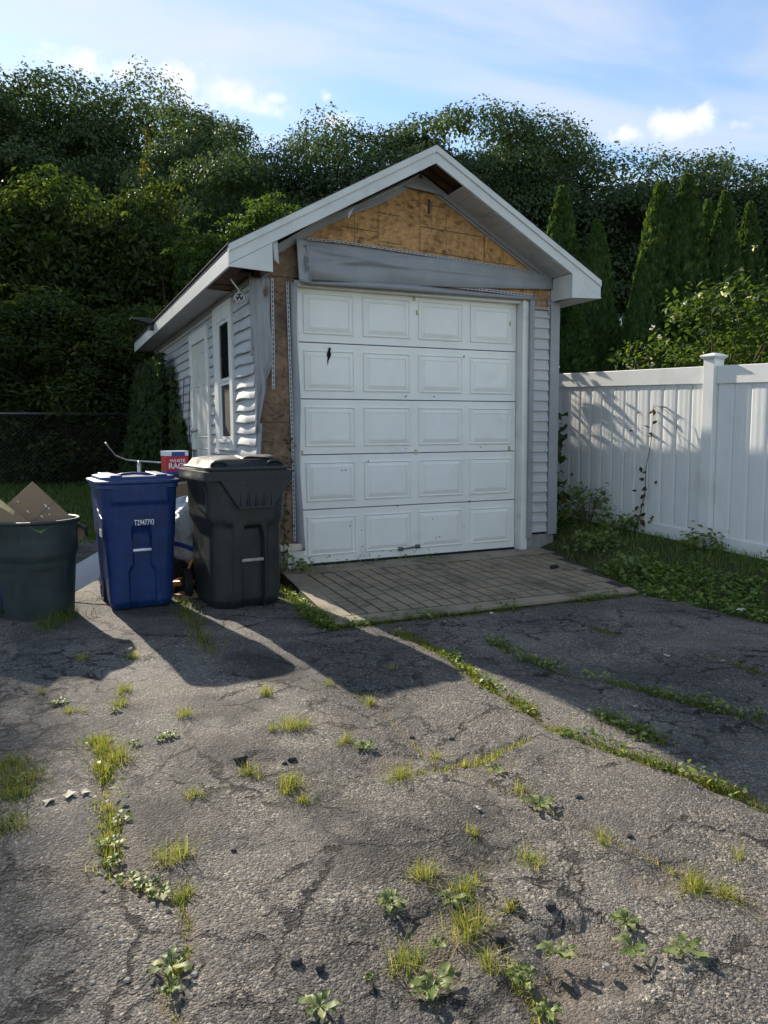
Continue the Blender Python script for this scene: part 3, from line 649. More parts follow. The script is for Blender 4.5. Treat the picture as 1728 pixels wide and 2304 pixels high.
# mangled left corner post
def cpost(u, v):     # u up (0 at the torn bottom), v across from wall side to the flange
    z = 1.30+1.34*u
    jag = .035*math.sin(v*23)+.02*math.sin(v*61)
    if u < .02: z += max(0, (.33 if v > .62 else .0))+jag
    wide = .075+.095*sst(.05, .28, u)
    wide = float(wide)
    x = XL-.012+.008*math.sin(6*u)+wide*v
    out = .018+.035*math.sin(math.pi*v)*(.6+.5*math.sin(5*u))+.011*math.sin(v*21+2*u)*(.25+(1-u)**1.5)+.006*math.sin(v*9+u*13)+.028*math.exp(-((u-.9)/.06)**2)*math.exp(-((v-.45)/.2)**2)
    out -= .05*math.exp(-((u-.88)/.04)**2)*math.exp(-((v-.8)/.15)**2)
    return (x, YF-out, z)
def cpost2(u, v):
    x, y, z = cpost(max(u, .021), v)
    base = 1.32+1.32*u
    tear = (1.30 if v < .55 else 1.62)+.03*math.sin(v*40)+.012*math.sin(v*97)
    return (x, y, tear+(2.64-tear)*u)
sheet('corner_post', cpost2, 46, 30, M['grey_trim'], G, .002)
sheet('corner_return', lambda u, v: (XL-.016-.012*math.sin(math.pi*v), YF-.02+.055*v+.006*math.sin(9*u), 1.95+.72*u), 20, 4, M['grey_trim'], G, .002)
sheet('torn_strip', lambda u, v: (XL+.005+.04*v+.012*math.sin(7*u), YF-.02-.03*(1-u)*math.sin(3*v), .35+1.0*u), 24, 4, M['grey_trim'], G, .002)
# gable J-channel along the rakes
def rakej(s):
    mb = MB(); pts = []
    for i in range(25):
        t = i/24; x = RX+s*(.02+(1.56 if s > 0 else 1.42)*t); z = rooftop(x)-.168-(.02*math.sin(math.pi*t*2.3) if s < 0 else 0)-(.10*max(0, (.16-t)/.16)**1.5*0)
        pts.append((x, z))
    n = len(pts)
    for i in range(n-1):
        (a, b), (c, d) = pts[i], pts[i+1]
        mb.hexa([(a, YF-.03, b-.035), (c, YF-.03, d-.035), (c, YF+.0, d-.035), (a, YF+.0, b-.035)], [(a, YF-.036, b+.02), (c, YF-.036, d+.02), (c, YF, d+.02), (a, YF, b+.02)])
        mb.hexa([(a, YF-.012, b-.062), (c, YF-.012, d-.062), (c, YF-.001, d-.062), (a, YF-.001, b-.062)], [(a, YF-.012, b-.035), (c, YF-.012, d-.035), (c, YF-.001, d-.035), (a, YF-.001, b-.035)])
    return mb.build('rake_channel', M['grey_trim'], G)
rakej(1); rakej(-1)
mb = MB(); mb.prism([(1.02, 3.60), (1.42, 3.585), (1.225, 3.70)], lambda p, t: (p[0], t, p[1]), YF-.026, YF-.013); mb.build('gable_cap', M['grey_trim'], G)
mb = MB(); mb.prism([(.98, 3.60), (1.45, 3.565), (1.45, 3.59), (1.22, 3.625), (1.0, 3.625)], lambda p, t: (p[0], t, p[1]), YF-.042, YF-.027); mb.build('gable_cap', M['grey_trim'], G, bevel=.004)
# rakes, returns, fascia
def rake(s, z0, z1, y0, y1, name, m):
    xe = RX+s*HW
    mb = MB(); P = [(RX, RZ+z1), (xe, EZ+z1), (xe, EZ+z0), (RX, RZ+z0)]
    mb.prism(P, lambda p, t: (p[0], t, p[1]), y0, y1); return mb.build(name, m, G, bevel=.003)
for s in (-1, 1):
    rake(s, -.16, -.055, YO+.006, YO+.03, 'rake_board', M['fascia']); rake(s, -.062, .0, YO-.008, YO+.03, 'drip_edge', M['fascia'])
    rake(s, -.03, .001, YO+.031, YE, 'roof_deck', M['shingle']); rake(s, -.05, -.031, YO+.032, YE-.01, 'deck_boards', M['brown_wood'])
    rake(s, -.16, -.005, YE-.02, YE-.0, 'rake_board', M['fascia'])
    nrows = 14
    for k in range(nrows):       # shingle courses
        d0 = HW*k/nrows; d1 = HW*(k+1)/nrows+.01
        xa, xb = RX+s*d0, RX+s*d1; mb = MB()
        mb.prism([(xa, RZ-KS*d0+.0035), (xb, RZ-KS*d1+.0095), (xb, RZ-KS*d1+.002), (xa, RZ-KS*d0+.003)], lambda p, t: (p[0], t, p[1]), YO-.012, YE+.01); mb.build('shingle_course', M['shingle'], G)
    xe = RX+s*HW; inn = RX+s*(HW-.375)
    f = MB(); x0, x1 = sorted((xe, xe-s*.022)); f.box(x0, x1, YO+.031, YE, EZ-.178, EZ-.012); f.build('eave_fascia', M['fascia'], G, bevel=.003)
    # box return
    zb = EZ-.19
    mb = MB(); mb.prism([(xe, EZ-.165), (xe, zb+.008), (inn, zb-.008), (inn, rooftop(inn)-.162)], lambda p, t: (p[0], t, p[1]), YO-.0, YO+.016); mb.build('eave_return', M['fascia'], G, bevel=.002)
    x0, x1 = sorted((inn, inn-s*-.014))
    mb = MB(); mb.prism([(YO+.017, zb-.006), (YF-.0, zb+.01), (YF-.0, rooftop(inn)-.13), (YO+.017, rooftop(inn)-.13)], lambda p, t: (t, p[0], p[1]), x0, x1); mb.build('return_side', M['fascia'], G)
# rake soffit, right: panels
nP = 11; s0, s1 = .30, 1.565
for k in range(nP):
    a = s0+(s1-s0)*k/nP; b = s0+(s1-s0)*(k+1)/nP-.004; xa, xb = RX+a, RX+b
    st = .006*(k % 2)
    mb = MB(); mb.hexa([(xa, YO+.028, rooftop(xa)-.163-st), (xb, YO+.028, rooftop(xb)-.163), (xb, YF-.03, rooftop(xb)-.163), (xa, YF-.03, rooftop(xa)-.163-st)],
                       [(xa, YO+.028, rooftop(xa)-.155-st), (xb, YO+.028, rooftop(xb)-.155), (xb, YF-.03, rooftop(xb)-.155), (xa, YF-.03, rooftop(xa)-.155-st)]); mb.build('soffit_panel', M['soffit'], G)
sheet('hanging_strip', lambda u, v: (RX-.06-1.15*u, YF-.10-.06*v-.10*math.sin(2.6*u)*.4, rooftop(RX-.06-1.15*u)-.150-.022*math.sin(5*u)*v-.025*v), 30, 3, M['soffit'], G, .002)
sheet('torn_strip', lambda u, v: (-.345+.05*u+.01*v, YO+.03+.02*u, 2.90-.17*v-.03*u*v), 3, 6, M['soffit'], G, .002)
sheet('torn_strip', lambda u, v: (.385+.07*u*(1-v), YO+.12, 3.235+.05*u-.12*v), 4, 6, M['soffit'], G, .002)
mb = MB(); mb.prism([(RX-1.5, rooftop(RX-1.5)-.12), (RX, RZ-.12), (RX+.4, rooftop(RX+.4)-.12), (RX+.4, rooftop(RX+.4)-.06), (RX, RZ-.06), (RX-1.5, rooftop(RX-1.5)-.06)], lambda p, t: (p[0], t, p[1]), YF-.05, YF-.012); mb.build('rake_framing', M['brown_wood'], G)
# eave soffits
zs = EZ-.172
for k in range(46):      # left eave: ribbed panels, the first ones gone
    a = .62+k*.126; sag = .05*math.exp(-k/1.6)
    mb = MB()
    for j in range(2):
        b = a+j*.063; mb.hexa([(XL-.27, b, zs-.002), (XL+.0, b, zs-.002-sag*.3), (XL+.0, b+.058, zs-.002-sag*.3), (XL-.27, b+.058, zs-.002)], [(XL-.27, b, zs+.006), (XL, b, zs+.006-sag*.3), (XL, b+.058, zs+.006-sag*.3), (XL-.27, b+.058, zs+.006)])
        mb.hexa([(XL-.27, b+.058, zs+.004), (XL, b+.058, zs+.004), (XL, b+.063, zs+.004), (XL-.27, b+.063, zs+.004)], [(XL-.27, b+.058, zs+.01), (XL, b+.058, zs+.01), (XL, b+.063, zs+.01), (XL-.27, b+.063, zs+.01)])
    mb.build('soffit_panel', M['soffit'], G)
mb = MB(); mb.box(XL-.275, XL-.145, YO+.04, .60, zs+.01, zs+.03); mb.box(XL-.142, XL-.0, -.1, .60, zs+.012, zs+.035); mb.build('soffit_board', M['brown_wood'], G)
MB().box(XL-.27, XL+.0, .40, .60, zs+.0, zs+.008).build('soffit_board', M['brown_wood'], G)
for k in range(20):
    a = YF+.0+k*.32; MB().box(XR+.0, XR+.27, a, a+.312, zs-.002, zs+.008).build('soffit_panel', M['soffit'], G)
MB().box(XR+.0, RX+HW-.02, YO+.03, YF-.001, zs-.012, zs-.002).build('soffit_panel', M['soffit'], G)
MB().box(XL-.02, XL+.01, -.02, YB, zs-.05, zs+.0).build('frieze_strip', M['grey_trim'], G)
# side window
wn = MB()
y0, y1, z0, z1 = .658, 1.498, 1.09, 2.59
wn.box(XL-.03, XL+.02, y0, y0+.125, z0, z1); wn.box(XL-.03, XL+.02, y1-.20, y1, z0, z1); wn.box(XL-.031, XL+.02, y0+.125, y1-.20, z1-.17, z1); wn.box(XL-.031, XL+.02, y0+.125, y1-.2, z0, z0+.11)
win = wn.build('window', M['white_trim'], G, bevel=.004)
for zz0, zz1, xx in ((1.80, 2.42, XL-.012), (1.20, 1.80, XL-.004)):
    f = MB(); a, b = y0+.126, y1-.201
    f.box(xx-.01, xx+.02, a, a+.035, zz0, zz1); f.box(xx-.01, xx+.02, b-.045, b, zz0, zz1); f.box(xx-.011, xx+.02, a+.035, b-.045, zz1-.035, zz1); f.box(xx-.011, xx+.02, a+.035, b-.045, zz0, zz0+.035)
    f.build('sash', M['white_vinyl'], win, bevel=.003)
    MB().box(xx+.002, xx+.008, a+.03, b-.04, zz0+.03, zz1-.03).build('pane' if zz0 > 1.5 else 'insect_screen', M['glass'] if zz0 > 1.5 else M['screen'], win)
MB().box(XL-.05, XL+.0, y0+.10, y1-.17, 1.17, 1.20).build('sill', M['white_vinyl'], win, bevel=.004)
# side door
dr = MB(); y0, y1, zt = 1.85, 2.96, 2.49
dr.box(XL-.028, XL+.02, y0, y0+.125, .2, zt); dr.box(XL-.028, XL+.02, y1-.16, y1, .2, zt); dr.box(XL-.029, XL+.02, y0+.125, y1-.16, zt-.135, zt)
sdo = dr.build('side_door', M['white_trim'], G, bevel=.004)
MB().box(XL-.004, XL+.03, y0+.126, y1-.161, .2, zt-.136).build('door_leaf', plain('cream_door', (.62, .62, .55), .5, .4, .04, 4, dirt=(.40, .39, .33), dscale=3), sdo)
for (pa, pb, za, zb) in ((.20, .48, 1.95, 2.22), (.56, .84, 1.95, 2.22), (.20, .48, 1.22, 1.85), (.56, .84, 1.22, 1.85), (.20, .48, .4, 1.1), (.56, .84, .4, 1.1)):
    ya, yb = y0+pa*.97, y0+pb*.97; rg = []
    for ins, o_ in ((0, 0), (.01, -.006), (.02, -.001), (.05, -.006)):
        rg.append([(XL-.0045+o_, yb-ins, za+ins), (XL-.0045+o_, ya+ins, za+ins), (XL-.0045+o_, ya+ins, zb-ins), (XL-.0045+o_, yb-ins, zb-ins)])
    MB().loft(rg, False, True).build('door_panel', bpy.data.materials['cream_door'], sdo)
mb = MB(); mb.cyl((XL-.005, 2.70, 1.31), (XL-.045, 2.70, 1.31), .012); mb.tube([(XL-.04, 2.70, 1.31), (XL-.05, 2.70, 1.31), (XL-.075, 2.70, 1.31), (XL-.08, 2.70, 1.31)], [.015, .03, .028, .012], 14); mb.build('door_knob', M['silver'], sdo, True)
mb = MB(); mb.box(XL-.05, XL-.028, 2.72, 2.86, 1.05, 1.075); mb.box(XL-.045, XL-.03, 2.77, 2.80, .98, 1.05); mb.build('hasp', M['galv'], sdo, bevel=.003)
# ------------------------------------------------------------------ fittings on the garage
cm = thing('security_camera', 'small round white camera hanging from its wire under the eave', 'camera', (XL-.10, -.02, 2.47), math.radians(-18))
mb = MB(); R_ = []
for r0, yy in ((.026, .06), (.04, .045), (.045, .0), (.045, -.02), (.038, -.03), (.034, -.024)): R_.append([(r0*math.cos(a), yy, r0*math.sin(a)) for a in [2*math.pi*k/24 for k in range(24)]])
mb.loft(R_); mb.build('housing', M['cam_white'], cm, 'auto')
mb = MB(); mb.cyl((0, -.0255, 0), (0, -.027, 0), .033, 20); fc = mb.build('face', M['black_metal'], cm)
for a in (30, 150, 270): MB().cyl((.02*math.cos(math.radians(a)), -.027, .02*math.sin(math.radians(a))), (.02*math.cos(math.radians(a)), -.030, .02*math.sin(math.radians(a))), .0065, 10).build('lens', M['silver'], fc)
mb = MB(); mb.tube([(0, .03, .035), (-.01, .05, .08), (-.05, .03, .13), (-.075, .0, .165)], [.006, .007, .009, .007], 8); mb.build('wire', M['cam_white'], cm, True)
mb = MB(); mb.tube([(-.02, .05, .06), (.01, .10, .12), (-.02, .3, .10), (-.02, .45, .0), (.01, .56, -.12)], .0022, 6); mb.build('cable', M['cam_white'], cm, True)
fl = thing('solar_light', 'flat black solar light fixed to the left eave fascia', 'lamp', (RX-HW-.0, 4.10, 2.78))
mb = MB(); mb.hexa([(-.30, -.08, .05), (-.02, -.09, -.01), (-.02, .09, -.01), (-.30, .08, .05)], [(-.30, -.08, .068), (-.02, -.09, .068), (-.02, .09, .068), (-.30, .08, .068)]); mb.build('panel', M['black_metal'], fl, bevel=.006)
MB().box(-.06, .002, -.05, .05, -.08, .0).build('bracket', M['black_metal'], fl, bevel=.008)

# ------------------------------------------------------------------ bins
def cart(name, label, loc, rz, w, d, hgt, m, style):
    t = thing(name, label, 'bin', loc, rz, 'wheeled bins')
    nz = 64; nf = 40; rings = []
    for k in range(nz+1):
        v = k/nz; z = .02+(hgt-.02)*v
        tw = (.82+.15*v) if style == 'blue' else (.84+.04*v+.07*float(sst(.60, .66, v)))
        td = (.85+.11*v) if style == 'blue' else (.89+.07*v)
        if style == 'blue': tw += .022*float(sst(.56, .575, v))
        ww, dd = w*tw, d*td; r = .07 if style == 'blue' else .11
        bot = float(sst(.0, .05, v)); ww *= .96+.04*bot; dd *= .96+.04*bot
        yb = d*.5-.03-dd/2               # back face nearly upright
        P = []
        fx = np.linspace(-ww/2+r, ww/2-r, nf+1)
        for x in fx:
            y = yb-dd/2; u = x/w
            bow = (.010 if style == 'blue' else .030)*(1-(x/(ww/2))**2); y -= bow
            if style == 'blue':
                nic = sst(.125, .115, abs(u))*sst(.48, .50, v)*sst(.685, .655, v)*(1)
                low = sst(.125+.055*float(sst(.36, .29, v)), .105+.055*float(sst(.36, .29, v)), abs(u))*sst(.50, .49, v)
                y += .045*float(nic)*float(sst(.70, .60, v))+.022*float(low)
                up = sst(.36, .345, abs(u))*sst(.84, .855, v); y -= .012*float(up)
            else:
                nic = sst(.145, .130, abs(u-.03))*sst(.615, .58, v+.12*float(sst(.09, .15, abs(u-.03))))
                y += .050*float(nic)
                y += .018*float(sst(.20, .22, abs(u)))*float(sst(.62, .60, v))
            P.append((x, y, z))
        for qx, qy, a0 in ((1, -1, -90), (1, 1, 0), (-1, 1, 90), (-1, -1, 180)):
            rr = r
            for j in range(1, 8):
                a = math.radians(a0+90*j/8); P.append((qx*(ww/2-rr)+rr*math.cos(a), yb+qy*(dd/2-rr)+rr*math.sin(a), z))
            if (qx, qy) == (1, -1):
                for yy in np.linspace(-dd/2+r, dd/2-r, 14):
                    x = ww/2; 
                    if style == 'blue': x -= .018*float(sst(.56, .55, v))*float(sst(.25, .23, abs(yy/dd+.02)))
                    P.append((x, yb+yy, z))
            if (qx, qy) == (1, 1):
                for x in np.linspace(ww/2-r, -ww/2+r, 8): P.append((x, yb+dd/2, z))
            if (qx, qy) == (-1, 1):
                for yy in np.linspace(dd/2-r, -dd/2+r, 14):
                    x = -ww/2
                    if style == 'blue': x += .018*float(sst(.56, .55, v))*float(sst(.25, .23, abs(yy/dd+.02)))
                    P.append((x, yb+yy, z))
        rings.append(P)
    mb = MB(); mb.loft(rings); mb.build('body', m, t, 'auto')
    yf = -d/2
    # rim
    mb = MB()
    if style == 'blue':
        rg = [rrect(w*.985, d*.985, .07, hgt-.035, cy_=-.01), rrect(w*1.03, d*1.03, .075, hgt-.03, cy_=-.01), rrect(w*1.03, d*1.03, .075, hgt, cy_=-.01), rrect(w*.99, d*.99, .07, hgt+.001, cy_=-.01)]
    else:
        rg = [rrect(w*.96, d*.98, .05, hgt-.075, cy_=-.012), rrect(w*1.06, d*1.05, .03, hgt-.07, cy_=-.012), rrect(w*1.07, d*1.06, .03, hgt, cy_=-.012), rrect(w*.98, d*.98, .05, hgt+.001, cy_=-.012)]
    mb.loft(rg); mb.build('rim', m, t, 'auto')
    # lid
    mb = MB()
    if style == 'blue':
        z = hgt+.002; c = -.005
        rg = [rrect(w*1.06, d*1.05, .10, z, 8, cy_=c), rrect(w*1.09, d*1.07, .11, z+.008, 8, cy_=c), rrect(w*1.09, d*1.07, .11, z+.026, 8, cy_=c), rrect(w*1.03, d*1.0, .10, z+.032, 8, cy_=c),
              rrect(w*.97, d*.95, .09, z+.034, 8, cy_=c), rrect(w*.95, d*.92, .085, z+.055, 8, cy_=c), rrect(w*.86, d*.84, .07, z+.060, 8, cy_=c), rrect(w*.55, d*.80, .06, z+.062, 8, cy_=c), rrect(w*.52, d*.76, .05, z+.048, 8, cy_=c), rrect(w*.2, d*.3, .03, z+.046, 8, cy_=c)]
        mb.loft(rg); lid = mb.build('lid', m, t, 'auto')
        for sx in (-1, 1):
            MB().hexa([(sx*.17-.045, -.30, z+.05), (sx*.17+.045, -.30, z+.05), (sx*.19+.045, .22, z+.05), (sx*.19-.045, .22, z+.05)], [(sx*.17-.045, -.30, z+.069), (sx*.17+.045, -.30, z+.069), (sx*.19+.045, .22, z+.072), (sx*.19-.045, .22, z+.072)]).build('lid_rib', m, lid, bevel=.008)
        mb = MB(); mb.tube([(-.14, -.07, z+.055), (-.07, -.055, z+.066), (0, -.05, z+.07), (.07, -.055, z+.066), (.14, -.07, z+.055)], .011, 8); mb.build('lid_rib', m, lid, True)
    else:
        z = hgt+.002
        def lring(wx, dy, r, zz, tilt=0): return [(x, y-.01, q+tilt*(y/d)) for x, y, q in rrect(w*wx, d*dy, r, zz, 5)]
        rg = [lring(.98, .99, .06, z), lring(1.0, 1.0, .06, z+.012), lring(.995, .995, .06, z+.028), lring(.93, .94, .06, z+.034), lring(.90, .92, .06, z+.036), lring(.80, .80, .06, z+.085, .01), lring(.50, .66, .05, z+.098, .02), lring(.2, .3, .03, z+.104, .02)]
        mb.loft(rg); lid = mb.build('lid', m, t, 'auto')
        for sx in (-1, 1):                  # hand holes with a loop
            hb = MB(); x0 = sx*w*.335
            hb.tube([(x0-.062, -d*.455, z+.03), (x0-.06, -d*.46, z+.055), (x0-.03, -d*.455, z+.072), (x0+.03, -d*.455, z+.072), (x0+.06, -d*.46, z+.055), (x0+.062, -d*.455, z+.03)], .010, 8); hb.build('lid_handle', m, lid, True)
            MB().hexa([(x0-.055, -d*.452, z+.034), (x0+.055, -d*.452, z+.034), (x0+.05, -d*.425, z+.034), (x0-.05, -d*.425, z+.034)], [(x0-.052, -d*.440, z+.064), (x0+.052, -d*.440, z+.064), (x0+.05, -d*.41, z+.064), (x0-.05, -d*.41, z+.064)]).build('hand_hole', M['dark'], lid)
        sheet('split_flap', lambda u, v: (-.02+.30*u, -.30+.20*v+.03*math.sin(6*u)*(1-v), z+.082+.030*v+.022*(1-v)*math.sin(math.pi*u)+.008*math.sin(9*u)*(1-v)), 14, 8, m, lid, .004)
        MB().prism([(.03, -.34), (.27, -.33), (.30, -.285), (.02, -.275)], lambda p, q: (p[0], p[1], q), z+.066, z+.0815).build('split_gap', M['dark'], lid)
    # grab bar, wheels, axle
    zb = (.485 if style == 'blue' else .36)*hgt; bx = 0 if style == 'blue' else .03*w
    ybar = None
    for P in rings[int(nz*zb/hgt)][nf//2-1:nf//2]: ybar = P[1]
    bl = w*(.118 if style == 'blue' else .132)
    mb = MB(); mb.cyl((bx-bl, ybar-.028, zb), (bx+bl, ybar-.028, zb), .011 if style == 'blue' else .014, 12)
    mb.build('grab_bar', M['white_paint'] if style == 'blue' else plain('rusty_bar', (.36, .34, .31), .6, .4, .15, 9, dirt=(.22, .10, .05), dscale=14, dth=(.5, .65)), t, True)
    for sx in (-1, 1):
        wh = MB(); xw = sx*(w*.5-.085 if style == 'blue' else w*.5+.015); yw = d/2-.10; R0 = .128
        rg = []
        for rr, xx in ((R0*.80, -.03), (R0*.97, -.032), (R0, -.02), (R0, .02), (R0*.97, .032), (R0*.80, .03), (R0*.80, -.03)):
            rg.append([(xw+xx, yw+rr*math.cos(a), R0+rr*math.sin(a)) for a in [2*math.pi*k/32 for k in range(32)]])
        wh.loft(rg, False, False); wo_ = wh.build('wheel', M['rubber'], t, 'auto')
        sp = MB(); 
        for k in range(8):
            a = 2*math.pi*k/8+.2; sp.tube([(xw+sx*.012, yw+.015*math.cos(a), R0+.015*math.sin(a)), (xw+sx*.018, yw+R0*.82*math.cos(a), R0+R0*.82*math.sin(a))], [.010, .006], 6)
        sp.cyl((xw-sx*.03, yw, R0), (xw+sx*.04, yw, R0), .024, 14); sp.build('spokes', M['black_metal'], wo_)
        MB().cyl((xw+sx*.034, yw, R0), (xw+sx*.044, yw, R0), .019, 14).build('hub_cap', M['galv'], wo_)
    MB().cyl((-w*.5+.07, d/2-.10, .128), (w*.5-.07, d/2-.10, .128), .012, 10).build('axle', M['galv'], t)
    if style == 'blue':
        zt = hgt*.70; kk = int(nz*zt/hgt); yt = rings[kk][nf//2][1]
        text_mesh('serial_number', 'T2947793', .062, M['white_paint'], t, (.02, yt-.0045, zt), (math.radians(90+4.3), 0, 0), .60, .0006)
        # printed marks on the left flank
        xl = min(p[0] for p in rings[int(nz*.76)])
        mb = MB(); mb.tube([(xl-.002, -.05, hgt*.80), (xl-.004, -.10, hgt*.785), (xl-.002, -.14, hgt*.76), (xl-.003, -.2, hgt*.755), (xl-.003, -.26, hgt*.74)], .004, 5); mb.build('printed_mark', M['white_paint'], t)
        MB().box(min(p[0] for p in rings[int(nz*.62)])-.003, 0, -.16, -.06, hgt*.585, hgt*.645).build('label_patch', M['white_print'], t)
    else:
        # apron below the rim with ribs
        pa = [(-w*.37, hgt-.07), (w*.50, hgt-.07), (w*.27, hgt*.745), (-w*.16, hgt*.745)]
        mb = MB(); yy0 = -d*.535; n2 = len(pa)
        front = [(x, yy0-(.03 if z > hgt*.8 else .020), z) for x, z in pa]; back = [(x, yy0+.10, z) for x, z in pa]
        mb.add(front+back, [(3, 2, 1, 0), (4, 5, 6, 7)]+[(i, (i+1) % 4, 4+(i+1) % 4, 4+i) for i in range(4)]); ap = mb.build('front_apron', m, t, bevel=.006)
        for j, xx in enumerate(np.linspace(-.13, .245, 5)):
            xx = xx*w
            for s2 in ((-1, 1) if 0 < j < 4 else (0,)):
                mb = MB(); x2 = xx+s2*.010
                mb.add([(x2-.004, yy0-.020, hgt*.752), (x2+.004, yy0-.020, hgt*.752), (xx+s2*.004, yy0-.027, hgt*.86), (x2-.003, yy0-.036, hgt*.752), (x2+.003, yy0-.036, hgt*.752)], [(0, 1, 4, 3), (0, 3, 2), (1, 2, 4), (3, 4, 2)]); mb.build('rib', m, ap)
        MB().box(-w*.16, w*.27, yy0-.034, yy0-.016, hgt*.737, hgt*.752).build('rib', m, ap, bevel=.004)
        xl = min(p[0] for p in rings[int(nz*.80)])
        mb = MB(); P = [(-.30, .70), (-.30, .86), (-.26, .885), (-.12, .90), (-.05, .88), (-.05, .74)]
        mb.prism([(a, b*hgt) for a, b in P], lambda p, q: (q+(p[1]/hgt-.8)*.0, p[0], p[1]), xl-.006, xl+.03); mb.build('moulded_badge', m, t, bevel=.004)
    return t
cart('blue_recycling_bin', 'blue wheeled recycling bin with a white serial number', (-1.565, -.44, -.125), math.radians(4), .585, .66, 1.0, M['blue_cart'], 'blue')
cart('black_trash_bin', 'large black wheeled trash bin with a split lid', (-.80, -.70, -.125), math.radians(4), .665, .80, 1.095, M['black_cart'], 'black')

can = thing('trash_can', 'round dark green trash can with cardboard sticking out', 'trash can', (-2.29, -.545, -.125))
rg = []; nseg = 72
for k in range(45):
    v = k/44; z = .74*v; r = .243+.052*v
    if v > .62: r += .006
    ring_ = []
    for j in range(nseg):
        a = 2*math.pi*j/nseg; rr = r
        ph = (a*180/math.pi-250) % 60
        if v < .55 and v > .02: rr -= .006*float(sst(13, 14.5, abs(ph-30)))*float(sst(.55, .535, v))*0+.005*float(sst(16.5, 15, abs(ph-30)))*float(sst(.53, .52, v))
        ring_.append((rr*math.cos(a), rr*math.sin(a), z))
    rg.append(ring_)
mb = MB(); rg.insert(0, [(p[0]*.93, p[1]*.93, 0) for p in rg[0]])
inner = [[(q[0]*.975, q[1]*.975, z) for q in rg[-1]] for z in (.74, .50)]
mb.loft(rg+inner, True, True); body = mb.build('body', M['green_can'], can, 'auto')
mb = MB(); pts = [(math.cos(2*math.pi*k/64)*.305, math.sin(2*math.pi*k/64)*.305, .742) for k in range(65)]; mb.tube(pts, .013, 8, False); mb.build('rim', M['green_can'], can, True)
for a in (8, 188):
    ca, sa = math.cos(math.radians(a)), math.sin(math.radians(a)); mb = MB()
    f_ = lambda rr, tt, z: (rr*ca-tt*sa, rr*sa+tt*ca, z)
    mb.tube([f_(.295, -.075, .69), f_(.345, -.07, .66), f_(.36, -.04, .60), f_(.36, .04, .60), f_(.345, .07, .66), f_(.295, .075, .69)], .014, 8); mb.build('handle', M['green_can'], can, True)
mb = MB()
fa = lambda deg, z, o=.002: ((.243+.052*z/.74+.006+o)*math.cos(math.radians(deg)), (.243+.052*z/.74+.006+o)*math.sin(math.radians(deg)), z)
mb.add([fa(262, .725), fa(296, .725), fa(285, .70), fa(277, .665), fa(270, .69)], [(0, 4, 3, 2, 1)]); mb.build('green_sticker', plain('green_print', (.06, .17, .03), .5, .4), can)

def carton(name, label, loc, rot, w, h, t, m, flap=True):
    o = thing(name, label, 'cardboard', loc); o.rotation_euler = rot
    mb = MB(); mb.box(-w/2, w/2, -t/2, t/2, 0, h); mb.build('panel', m, o, bevel=.003)
    if flap:
        MB().box(-w/2, w/2, -t/2-.006, -t/2-.001, h*.62, h-.004).build('flap', m, o, bevel=.001)
        tb = MB(); r_ = random.Random(int(w*1000))
        for k in range(9):
            x0, z0 = r_.uniform(-w*.35, w*.35), r_.uniform(h*.5, h*.93); l = r_.uniform(.008, .035); a = r_.uniform(-.3, .3)+math.pi/2
            tb.prism([(x0, z0), (x0+l*math.cos(a), z0+l*math.sin(a)), (x0+l*.6*math.cos(a)+.008, z0+l*.5*math.sin(a)), (x0+.007, z0-.004)], lambda p, q: (p[0], q, p[1]), -t/2-.0075, -t/2-.006)
        tag(tb.build('torn_paper', M['white_print'], o), kind='stuff')
    return o
carton('cardboard_box', 'flattened brown cardboard box with torn white tape in the trash can', (-2.05, -.50, .37), (math.radians(-9), math.radians(-42), math.radians(6)), .36, .56, .05, M['cardboard'])
c2 = carton('cardboard_box', 'brown cardboard sheet with a torn stained corner in the trash can', (-2.30, -.66, .34), (math.radians(-5), math.radians(-45), math.radians(4)), .34, .50, .03, M['cardboard'], False)
MB().prism([(.06, .497), (.165, .497), (.168, .34), (.14, .33), (.13, .42), (.10, .46)], lambda p, q: (p[0], q, p[1]), -.0185, -.0155).build('torn_edge', plain('stained_paper', (.62, .50, .28), .8, .2, .3, 14), c2)
MB().box(-.2, .2, -.02, .02, 0, .52).build('panel', M['blue_cart'], (t_ := thing('blue_tote', 'sliver of a blue plastic tote beside the green trash can', 'tote', (-2.66, -.30, -.12))), bevel=.01)

# things behind the bins
bag = thing('trash_bag', 'shiny white plastic trash bag lying between the bins', 'trash bag', (-1.06, .02, -.12))
def bagf(u, v):
    th = 2*math.pi*u; ph = math.pi*v; r = .30*(1+.30*(fbm(np.array(2+math.cos(th)*2.4+v*2), np.array(3+math.sin(th)*2.4+v*6), 3, 4)-.5)*2+.04*math.sin(9*th+5*v)*math.sin(ph)); 
    return (r*math.sin(ph)*math.cos(th)*.80, r*math.sin(ph)*math.sin(th), .50+.30*math.cos(ph)*(1.0+.1*math.sin(3*th)))
sheet('bag_body', bagf, 72, 44, M['bag'], bag, 0)
sheet('blue_drawstring', lambda u, v: (-.16+.34*u, -.24-.06*math.sin(3*u)-.01*v, .42-.17*u+.04*v+.02*math.sin(5*u)), 14, 3, M['bag_blue'], bag, .002)
bx = thing('heap_of_boxes', 'dark plastic crate under the white trash bag', 'crate', (-1.06, .05, -.12), .3)
mb = MB(); mb.box(-.24, .24, -.2, .2, 0, .28); mb.build('crate_body', M['black_print'], bx, bevel=.01)
for k in range(4): MB().box(-.24+.125*k, -.24+.125*k+.08, -.206, -.199, .05, .24).build('crate_slat', M['black_metal'], bx)
mb = MB(); mb.tube([(-.16, -.30, .13), (-.06, -.32, .17), (.0, -.30, .30), (.06, -.31, .34)], .012, 8); mb.tube([(-.2, -.33, .12), (.1, -.34, .12)], .022, 8)
